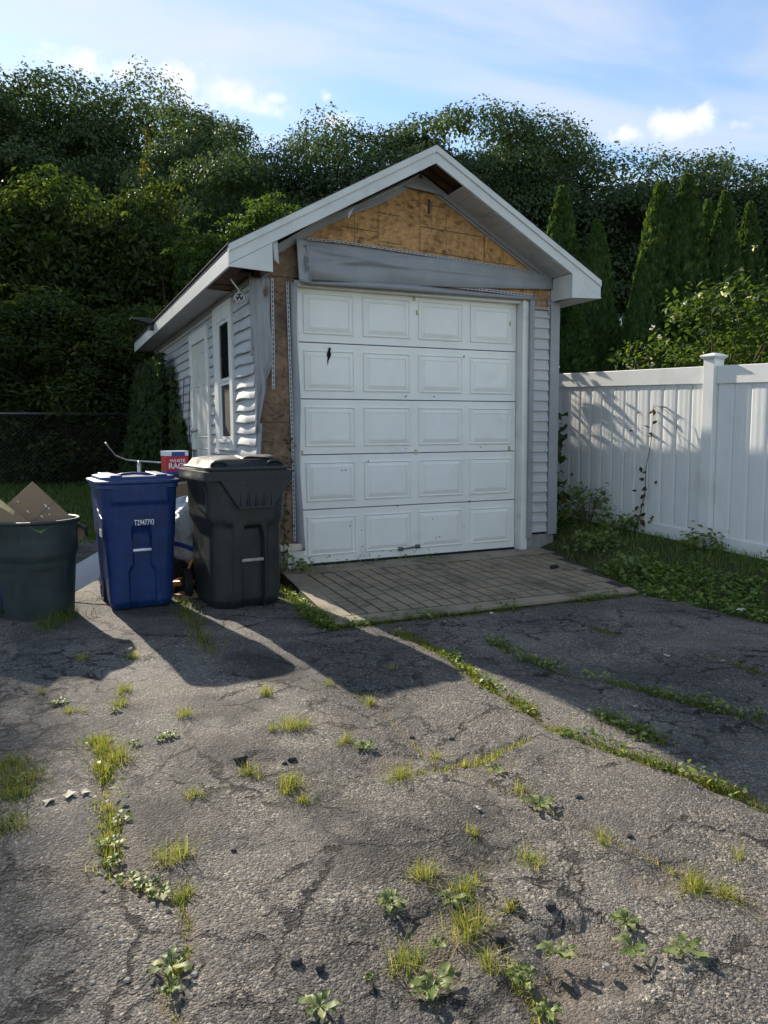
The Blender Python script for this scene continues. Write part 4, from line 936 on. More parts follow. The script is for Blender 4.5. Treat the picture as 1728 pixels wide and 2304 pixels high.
o = mb.build('orange_toy', M['orange'], None, True); o.location = (-1.10, -.05, -.12); tag(o, 'bent orange plastic handle lying between the bins', 'handle')
mb = MB(); mb.box(-.16, .16, -.06, .06, 0, .045); mb.box(-.12, .2, -.03, .05, .046, .06)
o = mb.build('wood_scrap', plain('scrap_wood', (.36, .24, .17), .8, .2, .3, 9, .3, 40), None, bevel=.006); o.location = (-1.10, -.42, -.122); o.rotation_euler = (0, 0, .4); tag(o, 'pale split wood scrap on the ground between the bins', 'wood')
cb = carton('cardboard_box', 'open brown cardboard box behind the white trash bag', (-1.02, .36, -.12), (0, 0, .5), .42, .93, .25, M['cardboard'], False)
rb = thing('rag_box', 'red, white and blue box of white rags standing on a black carton', 'box', (-1.055, .64, .875), math.radians(9))
bw, bh, bd = .215, .225, .17
MB().box(-bw/2, bw/2, -bd/2, bd/2, 0, bh).build('carton', M['red_print'], rb, bevel=.003)
MB().box(-bw/2-.001, bw/2+.001, -bd/2-.001, bd/2+.001, bh*.80, bh+.001).build('top_band', M['white_print'], rb)
MB().box(-bw/2-.001, bw/2+.001, -bd/2-.0012, bd/2+.001, 0, bh*.14).build('lower_band', M['blue_print'], rb)
MB().box(-.055, .075, -bd/2-.002, -bd/2, bh*.78, bh*.96).build('blue_badge', M['blue_print'], rb, bevel=.0008)
text_mesh('brand_text', 'WHITE', .044, M['white_print'], rb, (.0, -bd/2-.0012, bh*.58), (math.radians(90), 0, 0), 1.1, .001)
text_mesh('brand_text', 'RAGS', .072, M['white_print'], rb, (.0, -bd/2-.0012, bh*.36), (math.radians(90), 0, 0), 1.0, .0022)
bc = thing('black_carton', 'tall black carton holding up the box of rags', 'carton', (-1.045, .66, -.12), math.radians(9))
MB().box(-.16, .16, -.13, .13, 0, .996).build('carton', M['black_print'], bc, bevel=.004)
# bicycle behind the bins: only the handlebar and stem rise above
bk = thing('bicycle', 'old bicycle with swept silver handlebars behind the blue bin', 'bicycle', (-1.33, 1.15, -.12), math.radians(-9))
mb = MB(); mb.tube([(-.30, -.10, 1.30), (-.27, -.03, 1.24), (-.22, .03, 1.17), (-.12, .06, 1.125), (0, .06, 1.11), (.12, .05, 1.10), (.2, .03, 1.09), (.26, -.02, 1.10)], .0095, 10); mb.build('handlebar', M['silver'], bk, True)
mb = MB(); mb.tube([(0, .06, 1.11), (0, .03, 1.06), (0, .02, .95), (0, .0, .72)], [.016, .02, .018, .02], 10); mb.build('stem', M['silver'], bk, True)
mb = MB(); mb.tube([(0, 0, .78), (0, .55, .70), (0, .62, .32), (0, .0, .66)], .018, 8); mb.tube([(0, .62, .32), (0, 1.0, .33)], .012, 8); mb.tube([(0, 0, .74), (0, -.10, .33)], .014, 8); mb.tube([(0, .55, .86), (0, .58, .5)], .014, 8); mb.build('frame', M['black_metal'], bk, True)
mb = MB(); mb.hexa([(-.06, .42, .86), (.06, .42, .86), (.03, .66, .86), (-.03, .66, .86)], [(-.07, .70, .9), (.07, .70, .9), (.03, .44, .9), (-.03, .44, .9)]) if False else mb.box(-.07, .07, .46, .70, .86, .90); mb.build('saddle', M['black_metal'], bk, bevel=.02)
for yw in (-.12, 1.0):
    mb = MB(); mb.tube([(0, yw+.31*math.cos(2*math.pi*k/40), .33+.31*math.sin(2*math.pi*k/40)) for k in range(41)], .02, 8, False); w_ = mb.build('wheel', M['rubber'], bk, True)
    mb = MB(); 
    for k in range(16): mb.tube([(0, yw, .33), (0, yw+.3*math.cos(2*math.pi*k/16), .33+.3*math.sin(2*math.pi*k/16))], .002, 4)
    mb.build('spokes', M['silver'], w_)
# loose vinyl siding against the blue bin
o = sheet('siding_scrap', lambda u, v: (-2.14+.60*u-.05*v, -.06-.10*u+.26*v, -.115+.30*u+.05*u*u+.13*v+.028*((v*3.0) % 1.0)*(1 if v < .999 else 0)), 12, 36, M['side_vinyl'], None, .003, False)
tag(o, 'curved white vinyl siding scrap leaning behind the blue bin', 'siding')

# ------------------------------------------------------------------ white privacy fence
FA = 0.0; FD = np.array([math.sin(FA), math.cos(FA)]); FN = np.array([-FD[1], FD[0]])  # FN faces the garage
FP = np.array([3.732, -1.447]); SL = .045
def fpt(s, o, z): return (FP[0]+FD[0]*s+FN[0]*o, FP[1]+FD[1]*s+FN[1]*o, .09+SL*s+z)
fence = thing('vinyl_fence', 'white vinyl privacy fence with vertical boards beside the garage', 'fence')
def fbox(name, s0, s1, o0, o1, z0, z1, m=M['white_vinyl'], bevel=.005):
    mb = MB(); mb.hexa([fpt(s0, o0, z0), fpt(s1, o0, z0), fpt(s1, o1, z0), fpt(s0, o1, z0)], [fpt(s0, o0, z1), fpt(s1, o0, z1), fpt(s1, o1, z1), fpt(s0, o1, z1)]); return mb.build(name, m, fence, bevel=bevel)
posts = [0, 2.57, -2.57, 5.14]
for ps in posts:
    fbox('post', ps-.065, ps+.065, -.065, .065, -.3, 1.86)
    cpm = MB(); zc = 1.855
    rgs = [[fpt(ps+a*h, b*h, z) for a, b in ((-1, -1), (1, -1), (1, 1), (-1, 1))] for h, z in ((.068, zc-.01), (.084, zc+.010), (.09, zc+.018), (.09, zc+.030), (.066, zc+.040), (.01, zc+.056))]
    cpm.loft(rgs); cpm.build('post_cap', M['white_vinyl'], fence, bevel=.002)
for s0, s1 in ((.066, 2.504), (-2.504, -.066), (2.636, 5.074), (-5.0, -2.636)):
    fbox('rail', s0, s1, -.028, .028, 1.615, 1.785); fbox('rail', s0, s1, -.028, .028, .02, .155)
    n = int(round((s1-s0)/.182)); w_ = (s1-s0)/n
    for k in range(n):
        a = s0+k*w_+.0012; b = a+w_-.0025; prof = []
        m_ = 14
        for j in range(m_+1):
            u = j/m_; o_ = .008+.0014*math.sin(u*math.pi)+.0007*math.sin(u*17+k)+(-.006 if j in (0, m_) else 0)
            prof.append((a+(b-a)*u, o_))
        mb = MB(); mb.loft([[fpt(s_, o_, z) for s_, o_ in prof]+[fpt(s_, -.008, z) for s_, o_ in reversed(prof)] for z in (.1, 1.66)], True, True); mb.build('fence_board', M['white_vinyl'], fence, 'auto')
# ------------------------------------------------------------------ chain-link fence
cl = thing('chain_link_fence', 'low chain-link fence in front of the overgrown shrubs', 'fence')
yc = 6.75; hc = 1.22; x0, x1 = -7.0, -.55
zc = lambda x: float(H(x, yc))
mb = MB(); pitch = .075
k = x0-hc
while k < x1:
    for sgn in (1, -1):
        a, b = (k, k+hc) if sgn > 0 else (k+hc, k); qa, qb = sorted((max(x0, min(x1, a)), max(x0, min(x1, b))))
        if qb-qa < .02: continue
        zz_ = lambda q: zc(q)+.03+(hc-.03)*(q-a)/(b-a)
        pa = [qa, zz_(qa)]; pb = [qb, zz_(qb)]
        mb.tube([(pa[0], yc+sgn*.002, pa[1]), (pb[0], yc+sgn*.002, pb[1])], .0024, 3, False)
    k += pitch
o = mb.build('wire_mesh', M['galv'], cl); tag(o, kind='stuff')
mb = MB(); mb.cyl((x0, yc, zc(x0)+hc+.01), (x1, yc, zc(x1)+hc+.01), .021, 10); mb.build('top_rail', M['galv'], cl, True)
for xp in (x0, -4.3, x1): mb = MB(); mb.cyl((xp, yc+.02, zc(xp)-.2), (xp, yc+.02, zc(xp)+hc+.05), .028, 10); mb.build('post', M['galv'], cl, True)

# ------------------------------------------------------------------ far house
hs = thing('white_house', 'white gabled house glimpsed between the conical evergreens', 'house', (*polar(42.6, 24.0), .3), math.radians(-25))
mb = MB(); mb.prism([(-2.2, 0), (2.2, 0), (2.2, 3.0), (0, 4.45), (-2.2, 3.0)], lambda p, t: (p[0], t, p[1]), 0, 5); mb.build('wall', M['house_white'], hs)
for s in (-1, 1):
    MB().prism([(0, 4.47), (s*2.5, 2.83), (s*2.5, 2.93), (0, 4.57)], lambda p, t: (p[0], t, p[1]), -.3, 5.3).build('roof', M['shingle'], hs)
    MB().prism([(0, 4.35), (s*2.5, 2.71), (s*2.5, 2.92), (0, 4.56)], lambda p, t: (p[0], t, p[1]), -.33, -.30).build('rake_board', M['house_white'], hs)
for k in range(26): MB().box(-2.2+.0, 2.2, -.02, -.001, .1+k*.11, .1+k*.11+.10).build('siding_board', M['house_white'], hs)
MB().box(-.5, .5, -.03, -.021, 1.2, 2.4).build('window', M['glass'], hs)

# ------------------------------------------------------------------ vegetation generators
def unit(a): return a/np.maximum(np.linalg.norm(a, axis=-1, keepdims=True), 1e-9)
def leaves(C, Nrm, size, asp, g, jit=.7, droop=0.0):
    """kite-shaped leaves at C, facing about Nrm; returns V, F"""
    n = len(C); Nn = unit(Nrm+g.normal(0, jit, (n, 3))); t = unit(np.cross(Nn, g.normal(0, 1, (n, 3)))); t[:, 2] -= droop; t = unit(t); b = unit(np.cross(Nn, t)); Nn = np.cross(t, b)
    L_ = (size*(.65+.7*g.random(n)))[:, None] if np.ndim(size) else (size*(.65+.7*g.random(n)))[:, None]
    w = L_*asp/2
    V = np.stack([C-t*L_*.5, C+b*w-t*L_*.02+Nn*L_*.10, C+t*L_*.5-Nn*L_*.05, C-b*w-t*L_*.02+Nn*L_*.10], 1).reshape(-1, 3)
    F = np.arange(4*n).reshape(n, 4); return V, F
def tufts(B, h, g, w=.004, lean=.5, segs=3, curve=.6):
    """grass blades at base points B (n,3), heights h (n)"""
    n = len(B); az = g.random(n)*6.283; d = np.stack([np.cos(az), np.sin(az), np.zeros(n)], 1); ln = (np.abs(g.normal(0, lean, n)))[:, None]
    side = np.stack([-np.sin(az+g.normal(0, .6, n)), np.cos(az), np.zeros(n)], 1); Vs = []
    for k in range(segs+1):
        t = k/segs; p = B+np.array([0, 0, 1])*(h[:, None]*t*(1-.28*ln*t*curve))+d*(h[:, None]*ln*(t**1.7)); ww = w*(1-t)**.7*(h[:, None]/h.mean())**.3
        Vs += [p-side*ww/2, p+side*ww/2]
    V = np.stack(Vs, 1).reshape(-1, 3); m = 2*(segs+1); i = (np.arange(n)*m)[:, None]
    F = np.concatenate([i+np.array([[2*k, 2*k+1, 2*k+3, 2*k+2]]) for k in range(segs)], 1).reshape(-1, 4)
    return V, F, np.repeat(g.random(n), segs)
def tree_mesh(seed, Ht, R, nb=64, per=330, ls=.20, low=.22):
    g = np.random.default_rng(seed); mb = MB()
    tr = [(0, 0, -.6), (g.normal(0, .1), g.normal(0, .1), Ht*.2), (g.normal(0, .25), g.normal(0, .25), Ht*.42), (g.normal(0, .35), g.normal(0, .35), Ht*.72)]
    mb.tube(tr, [Ht*.020, Ht*.016, Ht*.012, Ht*.004], 9)
    C = []; tries = 0
    while len(C) < nb and tries < 6000:
        tries += 1; q = g.uniform(-1, 1, 3); l = np.linalg.norm(q)
        if l > 1 or l < .30: continue
        zz = Ht*(low+.5*(1-low))+q[2]*Ht*(1-low)*.47
        tap = 1.0-.45*max(0, q[2])**1.6-.25*max(0, -q[2])**2
        c = (q[0]*R*tap, q[1]*R*tap, zz)
        if all((c[0]-o[0])**2+(c[1]-o[1])**2+(1.5*(c[2]-o[2]))**2 > (.30*R)**2 for o in C): C.append(c)
    C = np.array(C); nb = len(C); rad = R*(.19+.19*g.random(nb))
    for i in g.choice(nb, min(nb, 34), replace=False):
        c = C[i]; z0 = max(Ht*.12, c[2]-Ht*.26*(.4+g.random())); k = z0/(Ht*.72)
        a = Vector((0, 0, z0)); m_ = Vector((c[0]*.55, c[1]*.55, (z0+c[2])*.5+.25)); mb.tube([a, m_, Vector(c)], [Ht*.007, Ht*.0042, Ht*.0016], 6)
    pts = []; nor = []
    for c, r in zip(C, rad):
        n = int(per*(r/(R*.28))**2*(.8+.4*g.random())); d = unit(g.normal(0, 1, (n, 3))); d[:, 2] = np.where(d[:, 2] < -.25, -d[:, 2]*.6, d[:, 2]); rr = r*(.55+.5*g.random(n)**.7)*(.85+.4*vn(d[:, 0]*3+c[0]*9, d[:, 1]*3+d[:, 2]*2+c[2]*7, 3))
        p = c+d*rr[:, None]*np.array([1.2, 1.2, .72]); pts.append(p); nor.append(d*.8+np.array([0, 0, .6]))
    P = np.concatenate(pts); D_ = np.concatenate(nor)
    V, F = leaves(P, D_, ls, .66, g, .42)
    at = np.clip(g.random(len(P))*.6+.35*fbm(P[:, 0]*.5+seed, P[:, 2]*.5, seed, 3), 0, 1)
    top = P[:, 2].max()
    return mb, V, F, at, top
TREES = []
for k in range(5):
    mb, V, F, at, top = tree_mesh(100+k, 10.0, 3.1+.25*k, nb=62, per=780, ls=.125)
    me = mb.build('trunk', M['bark']); lf = fast('crown', V, F, M['oak_leaf'], attr=at)
    TREES.append((me.data, lf.data, top)); bpy.data.objects.remove(me); bpy.data.objects.remove(lf)
def put_tree(name, label, x, y, top_z, var, rz, sxy=1.0, group=None, tmpl=None):
    tk, cr, top = (tmpl or TREES)[var]; zb = float(H(x, y)) if abs(x) < 60 else .5
    t = thing(name, label, 'tree', (x, y, zb), rz, group); s = (top_z-zb)/top; t.scale = (s*sxy, s*sxy, s)
    a = bpy.data.objects.new('trunk', tk); COL.objects.link(a); a.parent = t
    b = bpy.data.objects.new('crown', cr); COL.objects.link(b); b.parent = t
    return t
r_ = random.Random(21)
for i, (az, tn, ds) in enumerate([(-5.5, .405, 74), (-2.2, .432, 70), (1.6, .440, 68), (4.4, .405, 72), (8.2, .442, 66), (11.4, .405, 40), (14.3, .395, 32), (17.2, .352, 30), (20.4, .408, 32), (23.6, .352, 31), (26.6, .392, 32),
                                  (29.6, .418, 31), (33.2, .418, 31), (36.2, .395, 32), (39.6, .360, 33), (42.0, .302, 34), (45.0, .338, 33), (48.2, .336, 33), (51.2, .308, 34), (54.5, .31, 34)]):
    x, y = polar(az, ds); put_tree('oak_tree', {10: 'tall leafy tree right behind the garage ridge', 11: 'broad tall tree rising past the right roof slope', 17: 'leafy tree rising behind the tallest conical evergreen', 14: 'leafy tree behind the evergreen with the browned tip', 4: 'tall leafy tree behind the shrub with the tallest shoot'}.get(i, 'tall leafy tree in the row along the wood edge'), x, y, CAM[2]+tn*ds, i % 5, r_.uniform(0, 6.28), r_.uniform(.74, .95), 'trees of the wood edge')
for i in range(15):
    az = -6+i*4.3; ds = (40 if az > 9 else 78)+r_.uniform(-2, 3); tn = np.interp(az, [-6, 8, 30, 44, 56], [.31, .31, .29, .24, .23])*(.97+.08*r_.random()); x, y = polar(az, ds)
    put_tree('oak_tree', 'tree standing deeper in the wood behind the front row', x, y, CAM[2]+tn*ds, (i+2) % 5, r_.uniform(0, 6.28), 1.2, 'trees deeper in the wood')
put_tree('oak_tree', 'out-of-view leafy tree past the shrubs, placed to shade the driveway edge', -6.45, 11.5, 10.3, 3, 1.0, .60)  # unseen left of the view, added for its soft shade on the driveway
# lower wood: dark undergrowth between the trunks
g = np.random.default_rng(77); n = 26000
az = np.radians(g.uniform(-9, 58, n)); ds = g.uniform(26, 37, n); zz = g.random(n)**.8*(4.2+1.3*vn(az*30, ds*.3, 4))
ds = np.where(az < .19, ds+12, ds); P = np.stack([CAM[0]+ds*np.sin(az), CAM[1]+ds*np.cos(az), zz+.3], 1); V, F = leaves(P, np.tile([0, -.6, .6], (n, 1)), .34, .65, g)
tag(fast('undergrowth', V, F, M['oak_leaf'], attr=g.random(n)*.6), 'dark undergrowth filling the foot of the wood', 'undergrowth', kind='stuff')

# overgrown shrubs draped with vines (left, behind the chain-link fence)
def shrub_mesh(seed, Ht, R, n=24000, ls=.13, fill=.55):
    g = np.random.default_rng(seed); mb = MB()
    for k in range(7):
        a = g.random()*6.28; mb.tube([(g.normal(0, .15), g.normal(0, .15), -.3), (math.cos(a)*R*.2, math.sin(a)*R*.2, Ht*.35), (math.cos(a)*R*.5, math.sin(a)*R*.5, Ht*.75)], [.05, .035, .01], 6)
    nb = 46; C = []
    for k in range(nb):
        a = g.random()*6.28; zz = g.random()**.8; rr = R*(.35+.55*g.random()**.5)*(1.0 if zz < .6 else max(.25, 1-((zz-.6)/.42)**1.6*.9))
        C.append((math.cos(a)*rr, math.sin(a)*rr, Ht*(.04+.88*zz)))
    C = np.array(C); pts = []; nor = []; per = int(n*.86/nb)
    for c in C:
        r = R*(.24+.18*g.random()); d = unit(g.normal(0, 1, (per, 3))); p = c+d*(r*(.4+.65*g.random(per)**.6))[:, None]; p[:, 2] = np.maximum(p[:, 2], .02); pts.append(p); nor.append(d+np.array([0, 0, .35]))
    # pinnate shoots arching out of the top and the sides
    for k in range(70):
        c = C[g.integers(nb)]; a = g.random()*6.28; ln = .5+.6*g.random(); up = g.random()*.9
        ts = np.linspace(0, 1, 24); st = np.stack([c[0]+math.cos(a)*ln*(ts+.2), c[1]+math.sin(a)*ln*(ts+.2), c[2]+R*.25+up*ln*ts-.55*ln*ts**2], 1)
        sd = np.array([-math.sin(a), math.cos(a), 0]); sg = np.where(np.arange(24) % 2, 1, -1)[:, None]
        pts.append(st+sd*sg*.05+g.normal(0, .012, (24, 3))); nor.append(np.tile([0, 0, 1.4], (24, 1)))
    P = np.concatenate(pts); D_ = np.concatenate(nor); V, F = leaves(P, D_, ls, .42, g, .5, .25)
    return mb, V, F, np.clip(.1+.75*g.random(len(P))*(.5+fbm(P[:, 0]*1.2+seed, P[:, 2]*1.2, seed, 3)), 0, 1), P[:, 2].max()
SHR = []
for k in range(3):
    mb, V, F, at, top = shrub_mesh(300+k, 5.0, 1.75, 30000)
    me = mb.build('trunk', M['stem']); lf = fast('crown', V, F, M['vine_leaf'], attr=at); SHR.append((me.data, lf.data, top)); bpy.data.objects.remove(me); bpy.data.objects.remove(lf)
lit_crown = SHR[0][1].copy(); lit_crown.materials[0] = M['rose_leaf']; SHR.append((SHR[0][0], lit_crown, SHR[0][2]))  # brighter leaf copy for the shrubs by the roof: sunlight put into the colour
LB = 'huge vine-covered shrub behind the chain-link fence'
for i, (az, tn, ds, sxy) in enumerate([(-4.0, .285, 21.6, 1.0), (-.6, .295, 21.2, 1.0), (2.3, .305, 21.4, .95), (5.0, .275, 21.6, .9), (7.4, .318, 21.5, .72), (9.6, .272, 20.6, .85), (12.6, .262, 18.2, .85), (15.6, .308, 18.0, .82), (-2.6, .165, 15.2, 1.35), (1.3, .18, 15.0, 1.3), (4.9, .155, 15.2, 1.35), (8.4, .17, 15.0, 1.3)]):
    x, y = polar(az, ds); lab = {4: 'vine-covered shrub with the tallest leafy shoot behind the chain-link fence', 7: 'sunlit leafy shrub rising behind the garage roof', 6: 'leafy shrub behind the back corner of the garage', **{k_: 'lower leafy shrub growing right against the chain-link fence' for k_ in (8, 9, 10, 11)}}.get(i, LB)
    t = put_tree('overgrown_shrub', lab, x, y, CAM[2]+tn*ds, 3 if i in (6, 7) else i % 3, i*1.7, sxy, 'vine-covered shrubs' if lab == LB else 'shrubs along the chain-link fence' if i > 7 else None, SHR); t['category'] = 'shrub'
for k, (az, tn, dz, ds) in enumerate([(7.2, .365, 1.3, 21.0), (17.7, .315, .9, 17.0)]):       # long vine shoots standing out of the tops
    x, y = polar(az, ds); z = CAM[2]+tn*ds; g = np.random.default_rng(50+k); r = thing('vine_shoot', ['long bare vine shoot arching above the tallest shrub', 'yellowing vine shoot drooping beside the garage roof'][k], 'vine', (x, y, z-1.2))
    ts = np.linspace(0, 1, 30); arc = np.stack([(.25 if k == 0 else -.5)*np.sin(ts*2.2)*(-1)**k, 0*ts, ts*1.0+dz*ts*.6-(1.0 if k else .25)*ts**3], 1)
    MB().tube([tuple(p) for p in arc], .008, 5).build('stem', M['stem'], r, True)
    P = arc[np.repeat(np.arange(3, 26), 5)]+g.normal(0, .05, (115, 3)); V, F = leaves(P, np.tile([0, -.4, 1.], (115, 1)), .15, .38, g, .5, .2); tag(fast('leaf', V, F, M['vine_leaf'], r, attr=.6+.4*g.random(115)), kind='stuff')

# conical evergreens
def arbor_mesh(seed, Ht, R, n=15000):
    g = np.random.default_rng(seed); mb = MB(); mb.tube([(0, 0, -.3), (0, 0, Ht*.5), (0, 0, Ht*.96)], [.07, .05, .01], 7)
    t = g.random(n)**1.35; a = g.random(n)*6.283; prof = np.where(t < .25, .78+.22*t/.25, np.clip(1-((t-.25)/.75), 0, 1)**.72)
    lump = .70+.58*fbm(np.cos(a)*2.2+seed, t*9+np.sin(a)*2.2, seed, 3)
    r = R*prof*lump*(.70+.36*g.random(n)**.7)
    P = np.stack([r*np.cos(a), r*np.sin(a), Ht*t*.985+.02], 1); D_ = np.stack([np.cos(a), np.sin(a), .35+0*a], 1)
    nn = len(P); Nn = unit(D_+g.normal(0, .55, (nn, 3))); up = unit(np.stack([np.cos(a)*.35, np.sin(a)*.35, np.ones(nn)], 1)+g.normal(0, .28, (nn, 3))); b = unit(np.cross(up, Nn)); L_ = (.17*(.6+.8*g.random(nn)))[:, None]
    V = np.stack([P-up*L_*.5, P+b*L_*.26+up*L_*.1, P+up*L_*.55, P-b*L_*.26+up*L_*.1], 1).reshape(-1, 3)
    at = np.clip(.25+.6*g.random(nn)*(.6+.8*fbm(np.cos(a)*3, t*12, seed, 2)), 0, .95)
    return mb, V, np.arange(4*nn).reshape(nn, 4), at, Ht
ARB = []
for k in range(3):
    mb, V, F, at, top = arbor_mesh(500+k, 6.0, .80, 22000); me = mb.build('trunk', M['bark']); lf = fast('crown', V, F, M['arbor_leaf'], attr=at); ARB.append((me.data, lf.data, top)); bpy.data.objects.remove(me); bpy.data.objects.remove(lf)
AL = ['conical evergreen with a browned tip rising behind the garage eave', 'narrow conical evergreen beside the one with the browned tip', 'conical evergreen just left of the tallest one', 'tallest conical evergreen of the row', 'lowest conical evergreen, next to the glimpsed white house', 'slim conical evergreen set back beside the tallest one', 'broad conical evergreen over the flowering shrub', 'pointed conical evergreen past the broad one', 'conical evergreen at the end of the row']
for i, (az, tn, ds, sxy) in enumerate([(37.75, .309, 15.5, 1.05), (40.2, .266, 15.0, 1.0), (44.36, .302, 16.0, 1.05), (46.15, .308, 16.0, 1.1), (43.35, .213, 14.2, .95), (47.5, .276, 17.5, .85), (48.6, .283, 16.2, 1.0), (50.1, .267, 16.6, .9), (51.9, .25, 16.8, 1.0)]):
    x, y = polar(az, ds); put_tree('evergreen', AL[i], x, y, CAM[2]+tn*ds, i % 3, i*2.1, sxy, 'conical evergreens', ARB)
for i, (az, ds, tn) in enumerate([(38.9, 14.0, .16), (36.3, 14.6, .2), (41.3, 13.4, .10)]):
    x, y = polar(az, ds); put_tree('evergreen', ['short wide evergreen filling the gap behind the fence corner', 'dense evergreen hidden mostly by the garage corner', 'lowest evergreen seen just above the white fence'][i], x, y, CAM[2]+tn*ds, i % 3, i*1.1, 1.55, 'conical evergreens', ARB)

# flowering shrub over the fence
def small_shrub(name, label, x, y, zb, Ht, R, n, ls, m, seed, flowers=0, asp=.45, cat='shrub'):
    g = np.random.default_rng(seed); t = thing(name, label, cat, (x, y, zb)); mb = MB()
    for k in range(6): a = g.random()*6.28; mb.tube([(0, 0, -.1), (math.cos(a)*R*.3, math.sin(a)*R*.3, Ht*.5), (math.cos(a)*R*.8, math.sin(a)*R*.8, Ht*.8)], [.022*min(1, Ht/1.4), .015*min(1, Ht/1.4), .005*min(1, Ht/1.4)], 5)
    mb.build('stems', M['stem'], t, True)
    ns = max(24, n//70); pts = []; nor = []
    for k in range(ns):
        a = g.random()*6.28; el = g.random()*1.35; ln = .35*R+.35*R*g.random(); c = np.array([math.cos(a)*math.cos(el)*R*.7, math.sin(a)*math.cos(el)*R*.7, Ht*(.15+.68*math.sin(el)*g.random()**.35)])
        m_ = n//ns; ts = g.random(m_); d = np.array([math.cos(a), math.sin(a), .75*math.sin(el)+.15]); q = c+np.outer(ts*ln, d); q[:, 2] -= .35*ln*ts**2; pts.append(q+g.normal(0, .045+.03*R, (m_, 3))); nor.append(np.tile([math.cos(a)*.3, math.sin(a)*.3, 1.], (m_, 1)))
    P = np.concatenate(pts); P[:, 2] = np.maximum(P[:, 2], .01); V, F = leaves(P, np.concatenate(nor), ls, asp, g, .45, .2); fast('leaves', V, F, m, t, attr=np.clip(g.random(len(P))*.7+.3*g.random(), 0, 1))
    for k in range(flowers):
        a = g.random()*6.28; el = g.uniform(.1, 1.3); c = np.array([math.cos(a)*math.cos(el)*R*.95, math.sin(a)*math.cos(el)*R*.95, Ht*(.2+.75*math.sin(el))]); q = c+g.normal(0, .02, (7, 3)); V, F = leaves(q, np.tile([0, 0, 1.], (7, 1)), .042, .9, g, .7); fast('blossom', V, F, M['petal'], t, attr=g.random(7))
    return t
for i, (az, ds, zt, R) in enumerate([(52.0, 11.0, 4.1, 1.3), (48.4, 11.2, 3.45, 1.05), (45.3, 11.6, 3.0, .8), (43.6, 11.8, 2.75, .5)]):
    x, y = polar(az, ds); zb = float(H(x, y)); small_shrub('rose_bush', ['tall sunlit climbing rose bush over the white fence', 'sunlit rose bush with white blossoms behind the white fence', 'trailing rose bush spilling behind the white fence', 'thin end of the rose hedge near the evergreens'][i], x, y, zb, zt-zb, R, [5200, 4200, 2600, 1000][i], .10, M['rose_leaf'], 600+i, [16, 14, 8, 3][i])
x, y = polar(38.3, 10.6); small_shrub('garden_shrub', 'bright sunlit shrub just over the fence by the garage corner', x, y, float(H(x, y)), 1.85-.0, .42, 900, .10, M['rose_leaf'], 640)
x, y = polar(40.0, 10.9); small_shrub('garden_shrub', 'low leafy shrub showing over the fence rail', x, y, float(H(x, y)), 1.72, .5, 800, .10, M['rose_leaf'], 641)

# climbing plant squeezed between garage and fence: it throws the leaf shadows on the boards
def climber(name, label, pts, n, spread, ls, m, seed, asp=.5, dark=False, cat='vine', rad=.006):
    g = np.random.default_rng(seed); t = thing(name, label, cat, pts[0]); q = np.array(pts)-np.array(pts[0]); MB().tube([tuple(p) for p in q], [rad*(1-.7*k/(len(q)-1)) for k in range(len(q))], 6).build('stem', M['stem'], t, True)
    s = g.random(n)*(len(q)-1); i = s.astype(int).clip(0, len(q)-2); f = (s-i)[:, None]; P = q[i]*(1-f)+q[i+1]*f+g.normal(0, 1, (n, 3))*np.array(spread); V, F = leaves(P, np.tile([-.3, -.5, .6], (n, 1)), ls, asp, g, .5, .35); at = g.random(n)
    if n < 200:
        for k in range(n): fast('leaf', V[4*k:4*k+4], [[0, 1, 2, 3]], m, t, attr=at[k:k+1])
    else: tag(fast('leaf', V, F, m, t, attr=at), kind='stuff')
    return t
climber('climbing_vine', 'green vine hanging between the garage corner and the white fence', [(3.16, .30, .1), (3.2, .3, .7), (3.22, .28, 1.1), (3.2, .32, 1.45), (3.2, .4, 1.6)], 80, (.06, .12, .14), .13, M['vine_leaf'], 71)
climber('climbing_vine', 'leafy vine climbing the fence top behind the garage corner', [(3.60, 1.9, .1), (3.58, 1.8, .8), (3.55, 1.7, 1.5), (3.52, 1.6, 2.0), (3.5, 1.4, 2.3)], 130, (.05, .24, .22), .19, M['vine_leaf'], 72, .28)
pf_ = lambda s, o, z: fpt(s, o, z)
climber('dying_vine', 'thin withered vine with brown leaves clinging to the fence', [pf_(.94, .06, .02), pf_(.85, .07, .22), pf_(.80, .05, .50), pf_(.79, .06, .75), pf_(.74, .05, 1.0), pf_(.72, .05, 1.25), pf_(.72, .05, 1.42)], 34, (.05, .09, .05), .085, M['brown_leaf'], 73, .5, rad=.007)
MB().tube([pf_(.72, .05, 1.38), pf_(.66, .05, 1.40), pf_(.45, .05, 1.30), pf_(.32, .05, 1.02)], .0025, 5).build('side_shoot', M['stem'], bpy.data.objects['dying_vine']).matrix_parent_inverse = Matrix.Translation(-Vector(pf_(.94, .06, .02)))

